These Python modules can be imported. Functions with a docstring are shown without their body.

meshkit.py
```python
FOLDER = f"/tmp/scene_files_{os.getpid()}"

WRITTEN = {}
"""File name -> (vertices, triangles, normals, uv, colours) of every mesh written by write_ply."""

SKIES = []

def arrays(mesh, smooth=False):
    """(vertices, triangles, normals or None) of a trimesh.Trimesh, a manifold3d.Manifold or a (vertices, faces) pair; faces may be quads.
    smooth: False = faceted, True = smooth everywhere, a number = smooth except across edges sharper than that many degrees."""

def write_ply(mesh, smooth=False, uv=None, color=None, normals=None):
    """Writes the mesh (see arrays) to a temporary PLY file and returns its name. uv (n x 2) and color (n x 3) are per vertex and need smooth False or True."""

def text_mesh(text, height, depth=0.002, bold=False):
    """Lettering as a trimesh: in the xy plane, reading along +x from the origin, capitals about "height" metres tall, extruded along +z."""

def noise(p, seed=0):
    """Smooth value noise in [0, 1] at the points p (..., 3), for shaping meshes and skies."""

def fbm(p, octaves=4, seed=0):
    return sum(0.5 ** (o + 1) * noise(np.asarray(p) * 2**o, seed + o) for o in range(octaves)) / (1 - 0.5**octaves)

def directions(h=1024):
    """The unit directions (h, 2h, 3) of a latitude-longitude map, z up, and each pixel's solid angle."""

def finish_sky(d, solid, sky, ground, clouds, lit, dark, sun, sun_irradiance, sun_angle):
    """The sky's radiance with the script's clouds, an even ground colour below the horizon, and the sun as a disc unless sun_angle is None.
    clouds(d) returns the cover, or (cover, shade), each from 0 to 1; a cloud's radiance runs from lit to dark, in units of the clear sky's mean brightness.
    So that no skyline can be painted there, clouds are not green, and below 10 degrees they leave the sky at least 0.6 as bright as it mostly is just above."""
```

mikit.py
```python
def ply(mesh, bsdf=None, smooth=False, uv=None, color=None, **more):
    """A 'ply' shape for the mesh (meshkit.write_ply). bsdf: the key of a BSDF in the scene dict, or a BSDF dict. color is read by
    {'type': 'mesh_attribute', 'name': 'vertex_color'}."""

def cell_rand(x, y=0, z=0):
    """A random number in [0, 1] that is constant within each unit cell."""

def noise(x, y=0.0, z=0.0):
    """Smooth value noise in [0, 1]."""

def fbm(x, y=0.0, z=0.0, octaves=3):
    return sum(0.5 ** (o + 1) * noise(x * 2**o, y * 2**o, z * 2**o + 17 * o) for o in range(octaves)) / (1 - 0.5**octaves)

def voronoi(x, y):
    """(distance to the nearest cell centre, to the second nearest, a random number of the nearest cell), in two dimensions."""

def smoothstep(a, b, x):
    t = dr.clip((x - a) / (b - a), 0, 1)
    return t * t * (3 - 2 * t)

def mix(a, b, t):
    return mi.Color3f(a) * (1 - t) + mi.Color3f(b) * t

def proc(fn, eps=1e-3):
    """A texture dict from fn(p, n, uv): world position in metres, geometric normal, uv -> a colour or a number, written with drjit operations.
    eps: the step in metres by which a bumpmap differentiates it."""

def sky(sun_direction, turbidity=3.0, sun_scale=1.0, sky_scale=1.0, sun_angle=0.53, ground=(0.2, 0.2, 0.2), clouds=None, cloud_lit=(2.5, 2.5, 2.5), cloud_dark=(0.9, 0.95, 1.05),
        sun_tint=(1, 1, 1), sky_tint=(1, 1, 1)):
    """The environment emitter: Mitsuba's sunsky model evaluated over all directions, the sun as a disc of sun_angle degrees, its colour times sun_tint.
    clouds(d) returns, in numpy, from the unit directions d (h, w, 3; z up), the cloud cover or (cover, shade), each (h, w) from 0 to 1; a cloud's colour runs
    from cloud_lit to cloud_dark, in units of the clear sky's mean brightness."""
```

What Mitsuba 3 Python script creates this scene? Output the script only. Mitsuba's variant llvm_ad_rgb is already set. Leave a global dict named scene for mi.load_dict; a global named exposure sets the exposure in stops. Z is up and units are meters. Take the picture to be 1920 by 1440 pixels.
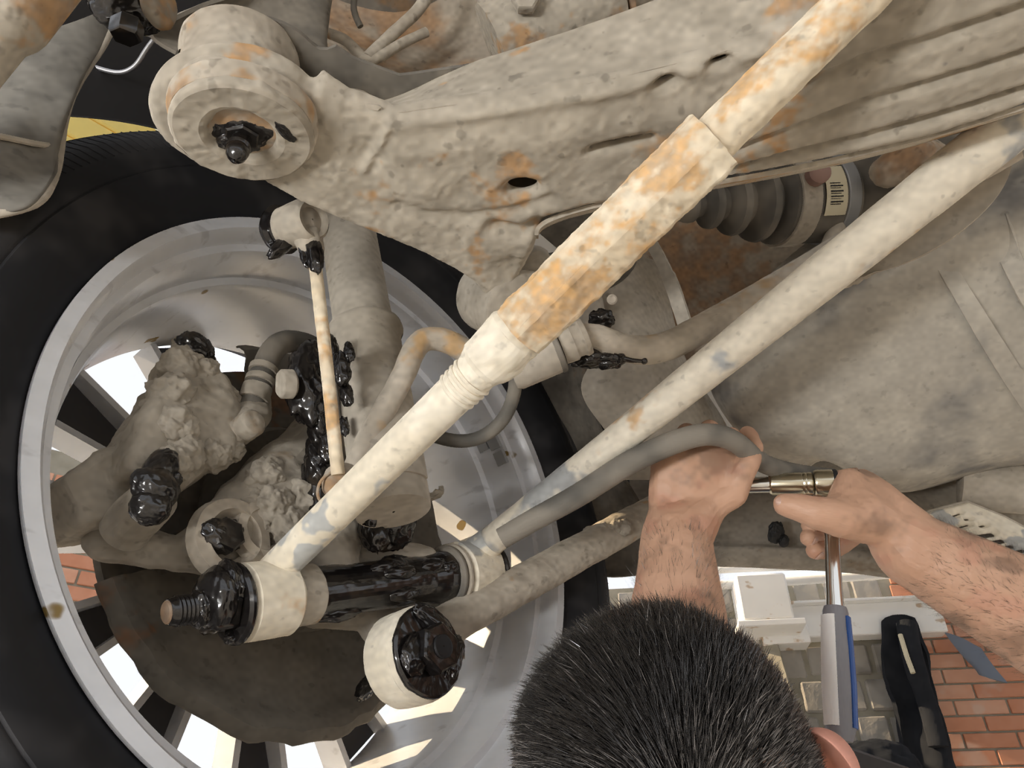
import math, random
import numpy as np
import trimesh
import manifold3d as m3
import shapely
from shapely.geometry import Polygon, LineString, Point
from scipy.interpolate import RectBivariateSpline, CubicSpline, PchipInterpolator
import drjit as dr
import mitsuba as mi
import mikit
import meshkit
from mikit import noise, fbm, smoothstep, mix

random.seed(7)
RNG = np.random.default_rng(7)
scene = {'type': 'scene'}
labels = {}

# ------------------------------------------------------------------ camera, sky, exposure
FOCAL, PITCH = 1400.0, math.radians(36)
EYE = np.array([0.0, 0.0, 1.45])
RIGHT = np.array([1.0, 0.0, 0.0])
UPC = np.array([0.0, -math.sin(PITCH), math.cos(PITCH)])
FWD = np.array([0.0, math.cos(PITCH), math.sin(PITCH)])
scene['camera'] = {'type': 'perspective', 'fov_axis': 'x', 'fov': math.degrees(2 * math.atan(960 / FOCAL)), 'near_clip': 0.01, 'far_clip': 200.0,
                   'to_world': mi.ScalarTransform4f().look_at(origin=EYE.tolist(), target=(EYE + FWD).tolist(), up=[0, 0, 1])}


def cloud(d):
    n = meshkit.fbm(d * 3.0 + 5.0, 4)
    return np.full(d.shape[:2], 0.97), np.clip(0.35 * n, 0, 1)


scene['sky'] = mikit.sky((-0.99, 0.095, 0.48), turbidity=4.0, sun_scale=2.2, sky_scale=1.0, ground=(0.36, 0.36, 0.36), clouds=cloud, cloud_lit=(4.3, 4.4, 4.6), cloud_dark=(3.5, 3.6, 3.8))
exposure = 1.4


# unseen LED strip added as key light, inferred from the shading, behind and left of the photographer (its housing is built with the objects)
LAMP_AT = np.array([-0.80, -0.65, 1.15])
LAMP_DIR = np.array([0.85, 1.1, 0.65]) / math.sqrt(0.85 ** 2 + 1.1 ** 2 + 0.65 ** 2)
LAMP_POWER = (26.0, 25.7, 25.0)

# ------------------------------------------------------------------ helpers
def at(px, py, d):
    """World point at depth d (metres along the optical axis) seen at a pixel of the 1920x1440 frame: used to read positions off the photograph."""
    return EYE + d * ((px - 960) / FOCAL * RIGHT - (py - 720) / FOCAL * UPC + FWD)


def atz(px, py, z):
    r = at(px, py, 1.0) - EYE
    return EYE + r * ((z - EYE[2]) / r[2])


def unit(v):
    v = np.asarray(v, float)
    return v / np.linalg.norm(v)


def frame(axis, hint=(0.13, 0.29, 0.95)):
    a = unit(axis)
    x = np.cross(hint, a)
    if np.linalg.norm(x) < 1e-3:
        x = np.cross((1, 0, 0), a)
    x = unit(x)
    return x, np.cross(a, x), a


KEYS = set()


def key_for(name, parent=None):
    base = (parent + '__' if parent else '') + name
    k, i = base, 0
    while k in KEYS:
        i += 1
        k = '%s_%03d' % (base, i)
    KEYS.add(k)
    return k


def thing(name, label, cat, group=None):
    k = key_for(name)
    labels[k] = {'label': label, 'category': cat}
    if group:
        labels[k]['group'] = group
    return k


def part(name, mesh, mat, parent, label=None, smooth=40, kind=None, **kw):
    if name in ('grease', 'mud', 'sleeve_grease', 'grease_patch', 'drain_grommet') and kind is None:
        # lumps that touch are one smear; separate dabs are parts of their own
        ms = [m3.Manifold(m3.Mesh(np.asarray(c.vertices, np.float32), np.asarray(c.faces, np.uint32))) for c in mesh.split(only_watertight=False)]
        ms = m3.Manifold.batch_boolean([m for m in ms if not m.is_empty()], m3.OpType.Add).decompose()
        for m in sorted(ms, key=lambda q: -q.num_tri()):
            if m.num_tri() < 60:
                continue
            k = key_for(name, parent)
            scene[k] = mikit.ply(m, mat, smooth=60)
            if label:
                labels[k] = {'label': label}
        return k
    k = key_for(name, parent)
    scene[k] = mikit.ply(mesh, mat, smooth=smooth, **kw)
    e = {}
    if label:
        e['label'] = label
    if kind:
        e['kind'] = kind
    if e:
        labels[k] = e
    return k


def solo(name, mesh, mat, label, cat=None, group=None, kind=None, smooth=40):
    k = key_for(name)
    scene[k] = mikit.ply(mesh, mat, smooth=smooth)
    labels[k] = {'label': label}
    if cat:
        labels[k]['category'] = cat
    if group:
        labels[k]['group'] = group
    if kind:
        labels[k]['kind'] = kind
    return k


def join(*ms):
    return trimesh.util.concatenate([m for m in ms if m is not None])


def spline(pts, n, closed=False):
    p = np.asarray(pts, float)
    if len(p) == 2:
        return np.linspace(p[0], p[1], n)
    t = np.r_[0, np.cumsum(np.linalg.norm(np.diff(p[:, :3], axis=0), axis=1))]
    return CubicSpline(t, p, bc_type='natural')(np.linspace(0, t[-1], n))


def sweep(points, radii, sides=20, caps=True, section=None):
    """A tube along the points; radii a number or one per point; section: (k,2) outline instead of a circle (scaled by the radius)."""
    p = np.asarray(points, float)
    n = len(p)
    radii = np.broadcast_to(np.asarray(radii, float), (n,))
    t = np.gradient(p, axis=0)
    t /= np.linalg.norm(t, axis=1, keepdims=True)
    x = frame(t[0])[0]
    xs = []
    for i in range(n):
        x = unit(x - t[i] * (x @ t[i]))
        xs.append(x)
    xs = np.array(xs)
    ys = np.cross(t, xs)
    if section is None:
        a = np.arange(sides) * 2 * np.pi / sides
        section = np.c_[np.cos(a), np.sin(a)]
    k = len(section)
    v = p[:, None] + radii[:, None, None] * (section[None, :, :1] * xs[:, None] + section[None, :, 1:] * ys[:, None])
    i, j = np.meshgrid(np.arange(n - 1), np.arange(k), indexing='ij')
    a, b = i * k + j, i * k + (j + 1) % k
    f = np.stack([a, b, b + k, a + k], -1).reshape(-1, 4)
    f = np.vstack([f[:, [0, 1, 2]], f[:, [0, 2, 3]]])
    v = v.reshape(-1, 3)
    if caps:
        c0, c1 = len(v), len(v) + 1
        v = np.vstack([v, p[0], p[-1]])
        jj = np.arange(k)
        f = np.vstack([f, np.c_[np.full(k, c0), (jj + 1) % k, jj], np.c_[np.full(k, c1), (n - 1) * k + jj, (n - 1) * k + (jj + 1) % k]])
    return trimesh.Trimesh(v, f, process=False)


def lathe(profile, origin, axis, sides=48, closed=False, hint=(0.13, 0.29, 0.95), phase=0.0, wobble=None):
    """Revolve (s, r) about the axis through origin; closed joins the last profile point to the first."""
    pr = np.asarray(profile, float)
    x, y, a = frame(axis, hint)
    th = phase + np.arange(sides) * 2 * np.pi / sides
    ring = np.cos(th)[:, None] * x + np.sin(th)[:, None] * y
    rr = pr[:, 1][:, None] * (wobble(th)[None] if wobble else 1.0) * np.ones(sides)[None]
    v = np.asarray(origin) + pr[:, 0][:, None, None] * a + rr[..., None] * ring[None]
    n, k = len(pr), sides
    rows = n if closed else n - 1
    i, j = np.meshgrid(np.arange(rows), np.arange(k), indexing='ij')
    a0, b0 = i * k + j, i * k + (j + 1) % k
    a1, b1 = ((i + 1) % n) * k + j, ((i + 1) % n) * k + (j + 1) % k
    f = np.stack([a0, b0, b1, a1], -1).reshape(-1, 4)
    f = np.vstack([f[:, [0, 1, 2]], f[:, [0, 2, 3]]])
    m = trimesh.Trimesh(v.reshape(-1, 3), f, process=False)
    if not closed:
        m.merge_vertices()
        m.update_faces(m.nondegenerate_faces())
    m.fix_normals()
    return m


def rod(a, b, r0, r1=None, sides=28, n=2):
    return sweep(np.linspace(a, b, n), np.linspace(r0, r0 if r1 is None else r1, n), sides)


def puck(origin, axis, r, h, bevel=0.0015, sides=36, hole=0.0):
    """A round disc or bush with bevelled rims, from origin along axis."""
    b = min(bevel, h / 2.5)
    if hole:
        return lathe([(0, hole), (0, r - b), (b, r), (h - b, r), (h, r - b), (h, hole)], origin, axis, sides, closed=True)
    return lathe([(0, 1e-5), (0, r - b), (b, r), (h - b, r), (h, r - b), (h, 1e-5)], origin, axis, sides)


def hexnut(origin, axis, r, h, phase=0.2):
    n = puck(origin, axis, r, h, 0.0, 6)
    x = lathe([(0, 1e-5), (0, r * 0.9), (h * 0.12, r), (h * 0.85, r), (h, r * 0.86), (h, 1e-5)], origin, axis, 6, phase=phase)
    return x


def patch(grid, thick=0.002, up=(6, 6), rough=0.0, freq=60.0, seed=0, world=False, depthdir=None):
    """A curved sheet through a grid of (px, py, depth) control points, given a real thickness away from the viewer's side."""
    g = np.asarray(grid, float)
    r, c = g.shape[:2]
    w = g if world else np.array([[at(*q) for q in row] for row in g])
    ui, vi = np.linspace(0, r - 1, (r - 1) * up[0] + 1), np.linspace(0, c - 1, (c - 1) * up[1] + 1)
    s = np.stack([RectBivariateSpline(np.arange(r), np.arange(c), w[..., k], kx=min(3, r - 1), ky=min(3, c - 1), s=0)(ui, vi) for k in range(3)], -1)
    return solidify(s, thick, rough, freq, seed)


def solidify(s, thick, rough=0.0, freq=60.0, seed=0):
    R, C = s.shape[:2]
    nrm = np.cross(np.gradient(s, axis=0), np.gradient(s, axis=1))
    nrm /= np.linalg.norm(nrm, axis=2, keepdims=True) + 1e-12
    mid = s[R // 2, C // 2]
    if nrm[R // 2, C // 2] @ (EYE - mid) > 0:
        nrm = -nrm
    if rough:
        s = s + nrm * (rough * (meshkit.fbm(s * freq, 3, seed) - 0.5))[..., None]
    v = np.concatenate([s.reshape(-1, 3), (s + nrm * thick).reshape(-1, 3)])
    i, j = np.meshgrid(np.arange(R - 1), np.arange(C - 1), indexing='ij')
    a = (i * C + j).ravel()
    q = np.c_[a, a + 1, a + C + 1, a + C]
    N = R * C
    q2 = (q + N)[:, ::-1]
    loop = np.r_[np.arange(C), np.arange(1, R) * C + C - 1, (R - 1) * C + np.arange(C - 2, -1, -1), np.arange(R - 2, 0, -1) * C]
    nx = np.roll(loop, -1)
    side = np.c_[loop, loop + N, nx + N, nx]
    f = np.vstack([q, q2, side])
    f = np.vstack([f[:, [0, 1, 2]], f[:, [0, 2, 3]]])
    m = trimesh.Trimesh(v, f, process=False)
    m.fix_normals()
    return m


def sheet(outline, holes, zfun, thick, cell=0.003, plane=None):
    """A pressed sheet: an outline in a plane (world xy by default, or plane=(origin, ex, ey, en)), fine grid snapped to the outline, height from zfun(x, y)."""
    poly = Polygon(outline, holes).buffer(0)
    x0, y0, x1, y1 = poly.bounds
    xs, ys = np.arange(x0 - cell, x1 + 2 * cell, cell), np.arange(y0 - cell, y1 + 2 * cell, cell)
    X, Y = np.meshgrid(xs, ys, indexing='ij')
    cx, cy = X[:-1, :-1] + cell / 2, Y[:-1, :-1] + cell / 2
    inside = shapely.contains_xy(poly, cx.ravel(), cy.ravel()).reshape(cx.shape)
    C = len(ys)
    i, j = np.nonzero(inside)
    a = i * C + j
    q = np.c_[a, a + C, a + C + 1, a + 1]
    used, inv = np.unique(q, return_inverse=True)
    q = inv.reshape(q.shape)
    P = np.c_[X.ravel(), Y.ravel()][used]
    e = np.vstack([q[:, [0, 1]], q[:, [1, 2]], q[:, [2, 3]], q[:, [3, 0]]])
    rev = {(x, y) for x, y in e.tolist()}
    be = np.array([(x, y) for x, y in e.tolist() if (y, x) not in rev])
    bv = np.unique(be)
    bl = poly.boundary
    pts = shapely.points(P[bv])
    P[bv] = shapely.get_coordinates(shapely.line_interpolate_point(bl, shapely.line_locate_point(bl, pts)))
    for _ in range(2):      # relax the cells next to the outline
        pass
    dist = shapely.distance(bl, shapely.points(P))
    z, th = zfun(P[:, 0], P[:, 1], dist), thick
    if plane is None:
        lo = np.c_[P, z]
        hi = np.c_[P, z + th]
    else:
        o, ex, ey, en = plane
        lo = o + P[:, :1] * ex + P[:, 1:] * ey + z[:, None] * en
        hi = lo + th * en
    N = len(P)
    f = np.vstack([q[:, ::-1], q + N, np.c_[be[:, 0], be[:, 1], be[:, 1] + N, be[:, 0] + N]])
    f = np.vstack([f[:, [0, 1, 2]], f[:, [0, 2, 3]]])
    m = trimesh.Trimesh(np.vstack([lo, hi]), f, process=False)
    m.fix_normals()
    return m


def lump(center, radii, axis=(0, 0, 1), amp=0.25, freq=None, seed=0, sub=4, ridge=False):
    """A rough lump (dried mud, a dollop of grease): a noise-displaced ellipsoid."""
    m = trimesh.creation.icosphere(subdivisions=sub)
    v = np.array(m.vertices)
    f = freq or 2.2
    n = meshkit.fbm(v * f + seed * 3.7, 4, seed) - 0.5
    if ridge:
        n = 0.5 - np.abs(n) * 2.2
    v = v * (1 + amp * 2 * n[:, None])
    x, y, a = frame(axis)
    r = np.broadcast_to(np.asarray(radii, float), (3,))
    v = v * r
    return trimesh.Trimesh(np.asarray(center) + v[:, :1] * x + v[:, 1:2] * y + v[:, 2:] * a, m.faces, process=False)


def roughen(m, amp, freq=80.0, seed=0, edge=None):
    """Displace a mesh along its normals by noise; edge: first split triangles longer than this."""
    if edge:
        v, f = trimesh.remesh.subdivide_to_size(m.vertices, m.faces, edge, max_iter=12)
        m = trimesh.Trimesh(v, f, process=False)
        m.merge_vertices()
    n = np.array(m.vertex_normals)
    v = np.array(m.vertices)
    return trimesh.Trimesh(v + n * (amp * 2 * (meshkit.fbm(v * freq, 3, seed) - 0.5))[:, None], m.faces, process=False)


def hull_chain(joints, bones, edge=0.006, smooth=8, sphere=16):
    """One continuous body: the hulls of the spheres at each bone's two (or more) joints, joined and smoothed."""
    out = []
    for b in bones:
        ms = []
        for k in b:
            p, r = joints[k]
            ms.append(m3.Manifold.sphere(r, sphere).translate(tuple(map(float, p))))
        out.append(m3.Manifold.batch_hull(ms))
    body = m3.Manifold.batch_boolean(out, m3.OpType.Add)
    body = body.refine_to_length(edge)
    mm = body.to_mesh()
    t = trimesh.Trimesh(mm.vert_properties[:, :3], mm.tri_verts, process=True)
    if smooth:
        v0 = np.array(t.vertices)
        trimesh.smoothing.filter_taubin(t, lamb=0.5, nu=0.52, iterations=smooth)
        dv_ = np.nan_to_num(np.array(t.vertices) - v0)
        ln = np.linalg.norm(dv_, axis=1, keepdims=True)
        t.vertices = v0 + dv_ * np.minimum(1, edge * 0.6 / np.maximum(ln, 1e-9))
    return t


def solid_hull(points):
    return trimesh.convex.convex_hull(np.asarray(points, float))


def block(center, ex, ey, ez, size, bevel=0.0):
    """A box with chamfered edges on given unit axes."""
    h = np.asarray(size) / 2.0
    pts = []
    b = min(bevel, h.min() * 0.9)
    for sx in (-1, 1):
        for sy in (-1, 1):
            for sz in (-1, 1):
                s = np.array([sx, sy, sz])
                for k in range(3):
                    off = np.full(3, b) if b else np.zeros(3)
                    off[k] = 0
                    pts.append(s * (h - off))
                    if not b:
                        break
    pts = np.asarray(pts)
    return solid_hull(np.asarray(center) + pts[:, :1] * ex + pts[:, 1:2] * ey + pts[:, 2:] * ez)


# ------------------------------------------------------------------ materials
def bump(b, fn, scale, eps=4e-4):
    return {'type': 'bumpmap', 'arbitrary': mikit.proc(fn, eps), 'scale': scale, 'bsdf': b}


def mat(key, b):
    scene[key] = {'type': 'twosided', 'id_bsdf': b} if b['type'] != 'twosided' else b
    return key


def grit(f1, f2):
    return lambda p, n, uv: 0.65 * fbm(p.x * f1, p.y * f1, p.z * f1, 3) + 0.35 * noise(p.x * f2, p.y * f2, p.z * f2)


def coat(base, dust2, rust, r_lo, r_hi, freq=16.0, chip=None, c_lo=0.7, c_hi=0.74, fleck=0.12):
    """Painted or bare steel under dried dust: two dust tones, speckled rust blooms, and chips of bare metal."""
    def fn(p, n, uv):
        a = fbm(p.x * 9 + 3, p.y * 9, p.z * 9, 3)
        c = mix(base, dust2, smoothstep(0.36, 0.64, 0.6 * a + 0.4 * fbm(p.x * 60, p.y * 60, p.z * 60, 3)))
        g = fbm(p.x * freq, p.y * freq + 7, p.z * freq, 5)
        g2 = fbm(p.x * freq * 6, p.y * freq * 6, p.z * freq * 6, 3)
        m = smoothstep(r_lo, r_hi, g + 0.34 * (g2 - 0.5))
        r = mix((rust[0] * 0.6, rust[1] * 0.55, rust[2] * 0.55), rust, smoothstep(0.3, 0.7, g2))
        c = mix(c, r, m * (0.35 + 0.55 * g2))
        if chip is not None:
            h = fbm(p.x * freq * 1.3 + 40, p.y * freq * 1.3, p.z * freq * 1.3 + 9, 4)
            c = mix(c, chip, 0.8 * smoothstep(c_lo, c_hi, h + 0.30 * (g2 - 0.5)))
        s = noise(p.x * 240, p.y * 240, p.z * 240)
        pit = smoothstep(0.66, 0.80, fbm(p.x * 130 + 3, p.y * 130, p.z * 130, 3))
        return c * (1 - fleck + 2 * fleck * s) * (1 - 1.8 * fleck * pit)
    return fn


def steel(key, fn, rough=0.85, bscale=0.0007, f1=60, f2=260, spec=0.25):
    b = {'type': 'principled', 'base_color': mikit.proc(fn), 'roughness': rough, 'specular': spec}
    scene[key] = {'type': 'twosided', 'bsdf': bump(b, grit(f1, f2), bscale)}


def plain(key, color, rough=0.6, metallic=0.0, spec=0.4, **kw):
    scene[key] = {'type': 'twosided', 'bsdf': {'type': 'principled', 'base_color': {'type': 'rgb', 'value': list(color)}, 'roughness': rough, 'metallic': metallic, 'specular': spec, **kw}}


steel('m_dusty', coat((0.33, 0.29, 0.235), (0.42, 0.38, 0.315), (0.36, 0.20, 0.08), 0.62, 0.74, fleck=0.16), 0.85, 0.0022, 70, 240)
steel('m_frame', coat((0.30, 0.268, 0.218), (0.41, 0.37, 0.305), (0.42, 0.23, 0.09), 0.57, 0.72, 20, chip=(0.13, 0.125, 0.13), c_lo=0.78, c_hi=0.84, fleck=0.16), 0.85, 0.0026, 70, 240)
steel('m_pale', coat((0.66, 0.60, 0.48), (0.74, 0.69, 0.58), (0.55, 0.31, 0.12), 0.64, 0.74, 12, chip=(0.33, 0.35, 0.36), c_lo=0.66, c_hi=0.70), 0.7, 0.0005)
steel('m_orange', coat((0.56, 0.47, 0.34), (0.70, 0.62, 0.48), (0.56, 0.31, 0.10), 0.47, 0.66, 26, chip=(0.24, 0.10, 0.05), c_lo=0.73, c_hi=0.78, fleck=0.16), 0.8, 0.0026, 90, 260)
steel('m_blued', coat((0.56, 0.51, 0.42), (0.66, 0.61, 0.51), (0.46, 0.27, 0.11), 0.64, 0.76, 14, chip=(0.25, 0.27, 0.29), c_lo=0.55, c_hi=0.66), 0.75, 0.0012)
steel('m_bar', coat((0.38, 0.34, 0.28), (0.48, 0.43, 0.36), (0.46, 0.28, 0.11), 0.58, 0.74, 14), 0.75, 0.0012)
steel('m_rusty', coat((0.36, 0.31, 0.25), (0.45, 0.40, 0.33), (0.33, 0.17, 0.07), 0.46, 0.62, 10, fleck=0.16), 0.9, 0.0022, 60, 220)
steel('m_rustpan', coat((0.30, 0.26, 0.21), (0.40, 0.355, 0.29), (0.30, 0.165, 0.075), 0.40, 0.60, 8, fleck=0.16), 0.9, 0.0022, 60, 220)
steel('m_mud', coat((0.28, 0.25, 0.205), (0.38, 0.345, 0.29), (0.26, 0.19, 0.12), 0.70, 0.85), 0.95, 0.003, 70, 220, 0.1)
steel('m_strut', coat((0.35, 0.315, 0.26), (0.42, 0.38, 0.32), (0.32, 0.23, 0.13), 0.68, 0.8, 12), 0.8, 0.0008, 40, 200)
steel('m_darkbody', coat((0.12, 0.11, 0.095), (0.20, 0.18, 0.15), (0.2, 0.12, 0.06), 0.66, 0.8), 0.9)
steel('m_shield', coat((0.12, 0.11, 0.092), (0.17, 0.155, 0.13), (0.20, 0.10, 0.05), 0.64, 0.75, 14), 0.7, 0.0003)
steel('m_tank', coat((0.36, 0.335, 0.29), (0.46, 0.43, 0.37), (0.20, 0.18, 0.15), 0.56, 0.80, 7, chip=(0.13, 0.13, 0.135), c_lo=0.58, c_hi=0.80, fleck=0.09), 0.75, 0.0008, 40, 180)

steel('m_guard', coat((0.11, 0.105, 0.095), (0.19, 0.18, 0.16), (0.15, 0.12, 0.09), 0.66, 0.85), 0.7, 0.0008, 40, 180)
steel('m_sill', coat((0.20, 0.18, 0.15), (0.29, 0.26, 0.22), (0.2, 0.15, 0.1), 0.7, 0.85), 0.9, 0.0015, 50, 200)


def rubber_fn(p, n, uv):
    a = fbm(p.x * 25, p.y * 25, p.z * 25, 3)
    return mix((0.010, 0.011, 0.014), (0.030, 0.030, 0.033), smoothstep(0.45, 0.75, a))


steel('m_tyre', rubber_fn, 0.62, 0.0002, 60, 300, 0.35)
plain('m_rubber', (0.018, 0.018, 0.02), 0.6)


def hose_fn(p, n, uv):
    return mix((0.10, 0.095, 0.085), (0.22, 0.20, 0.17), smoothstep(0.3, 0.7, fbm(p.x * 30, p.y * 30, p.z * 30, 3)))


steel('m_hose', hose_fn, 0.7, 0.0003)


def grease_fn(p, n, uv):
    a = fbm(p.x * 60, p.y * 60, p.z * 60, 3)
    return mix((0.006, 0.005, 0.005), (0.035, 0.026, 0.018), smoothstep(0.6, 0.85, a))


scene['m_grease'] = {'type': 'twosided', 'bsdf': bump({'type': 'principled', 'base_color': mikit.proc(grease_fn), 'roughness': 0.16, 'specular': 0.6, 'clearcoat': 0.6, 'clearcoat_gloss': 0.95}, grit(70, 180), 0.0012)}


def rim_fn(p, n, uv):
    a = fbm(p.x * 14, p.y * 14, p.z * 60, 4)
    c = mix((0.60, 0.62, 0.65), (0.72, 0.74, 0.78), a)
    c = mix(c, (0.30, 0.30, 0.31), 0.4 * smoothstep(0.62, 0.80, fbm(p.x * 50, p.y * 50, p.z * 90, 4)))
    return mix(c, (0.22, 0.15, 0.05), smoothstep(0.79, 0.82, fbm(p.x * 36 + 4, p.y * 36, p.z * 36, 3)))


scene['m_rim'] = {'type': 'twosided', 'bsdf': {'type': 'principled', 'base_color': mikit.proc(rim_fn), 'roughness': 0.36, 'metallic': 0.2, 'specular': 0.5}}
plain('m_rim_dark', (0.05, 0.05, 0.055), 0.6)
plain('m_chrome', (0.75, 0.74, 0.70), 0.14, 1.0)
plain('m_brass_chrome', (0.62, 0.57, 0.44), 0.22, 1.0)
plain('m_black', (0.012, 0.012, 0.013), 0.55)
plain('m_lead', (0.36, 0.37, 0.38), 0.5, 0.5)
plain('m_wire', (0.5, 0.5, 0.52), 0.35, 0.8)
plain('m_label', (0.62, 0.57, 0.42), 0.7)
plain('m_pinkcap', (0.30, 0.19, 0.16), 0.7)


def skin_fn(p, n, uv):
    a = fbm(p.x * 22, p.y * 22, p.z * 22, 3)
    c = mix((0.45, 0.26, 0.17), (0.56, 0.35, 0.245), a)
    c = mix(c, (0.47, 0.22, 0.15), 0.45 * smoothstep(0.55, 0.75, fbm(p.x * 45 + 5, p.y * 45, p.z * 45, 3)))
    return mix(c, (0.16, 0.10, 0.07), 0.6 * smoothstep(0.55, 0.74, fbm(p.x * 34 + 11, p.y * 34, p.z * 34, 4)))


def skin_bump(p, n, uv):
    return 0.6 * fbm(p.x * 160, p.y * 160, p.z * 160, 3) + 0.4 * fbm(p.x * 40, p.y * 40, p.z * 40, 2)


scene['m_skin'] = {'type': 'twosided', 'bsdf': bump({'type': 'principled', 'base_color': mikit.proc(skin_fn), 'roughness': 0.5, 'specular': 0.4}, skin_bump, 0.0022)}
plain('m_ear', (0.62, 0.30, 0.23), 0.5)
plain('m_nail', (0.50, 0.33, 0.26), 0.35)
plain('m_hair', (0.022, 0.020, 0.019), 0.30, spec=0.8)
plain('m_hair_sheen', (0.17, 0.155, 0.145), 0.32, spec=0.6)  # grey tone stands in for light sheen on the black hair
plain('m_shirt', (0.16, 0.19, 0.25), 0.9)
plain('m_blue', (0.03, 0.09, 0.30), 0.35)
plain('m_gripgrey', (0.20, 0.20, 0.22), 0.45)

# ------------------------------------------------------------------ the setting
def box_mesh(lo, hi):
    return trimesh.creation.box(bounds=[lo, hi])


def floor_fn(p, n, uv):
    a = fbm(p.x * 1.3, p.y * 1.3, 0.0, 4)
    return mix((0.30, 0.30, 0.298), (0.40, 0.40, 0.395), a)


steel('m_floor', floor_fn, 0.85, 0.002, 8, 60)
solo('floor', box_mesh((-9, -9, -0.05), (9, 9, 0)), 'm_floor', 'grey concrete workshop floor under the lifted car', kind='structure', smooth=False)


solo('added_roof', box_mesh((-0.5, -2.5, 3.25), (6, 3.4, 3.35)), 'm_floor', 'pale unseen roof slab added to keep sky light off the far wall', kind='structure', smooth=False)  # unseen roof, added and cut to size to limit sky light on the wall


def mortar_fn(p, n, uv):
    return mix((0.24, 0.225, 0.18), (0.34, 0.32, 0.27), fbm(p.x * 20, p.y * 20, p.z * 20, 3))


steel('m_mortar', mortar_fn, 0.95, 0.001, 60, 200, 0.1)


def brick_coat(base, alt):
    def fn(p, n, uv):
        c = mix(base, alt, fbm(p.x * 18, p.y * 18, p.z * 18, 3))
        return mix(c, (0.55, 0.50, 0.45), 0.35 * smoothstep(0.62, 0.8, fbm(p.x * 9, p.y * 9 + 3, p.z * 9, 3)))
    return fn


steel('m_brick_a', brick_coat((0.50, 0.22, 0.135), (0.58, 0.30, 0.20)), 0.9, 0.0008, 60, 200, 0.1)
steel('m_brick_b', brick_coat((0.46, 0.20, 0.12), (0.55, 0.28, 0.19)), 0.9, 0.0008, 60, 200, 0.1)
steel('m_brick_c', brick_coat((0.54, 0.27, 0.18), (0.60, 0.37, 0.27)), 0.9, 0.0008, 60, 200, 0.1)


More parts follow.
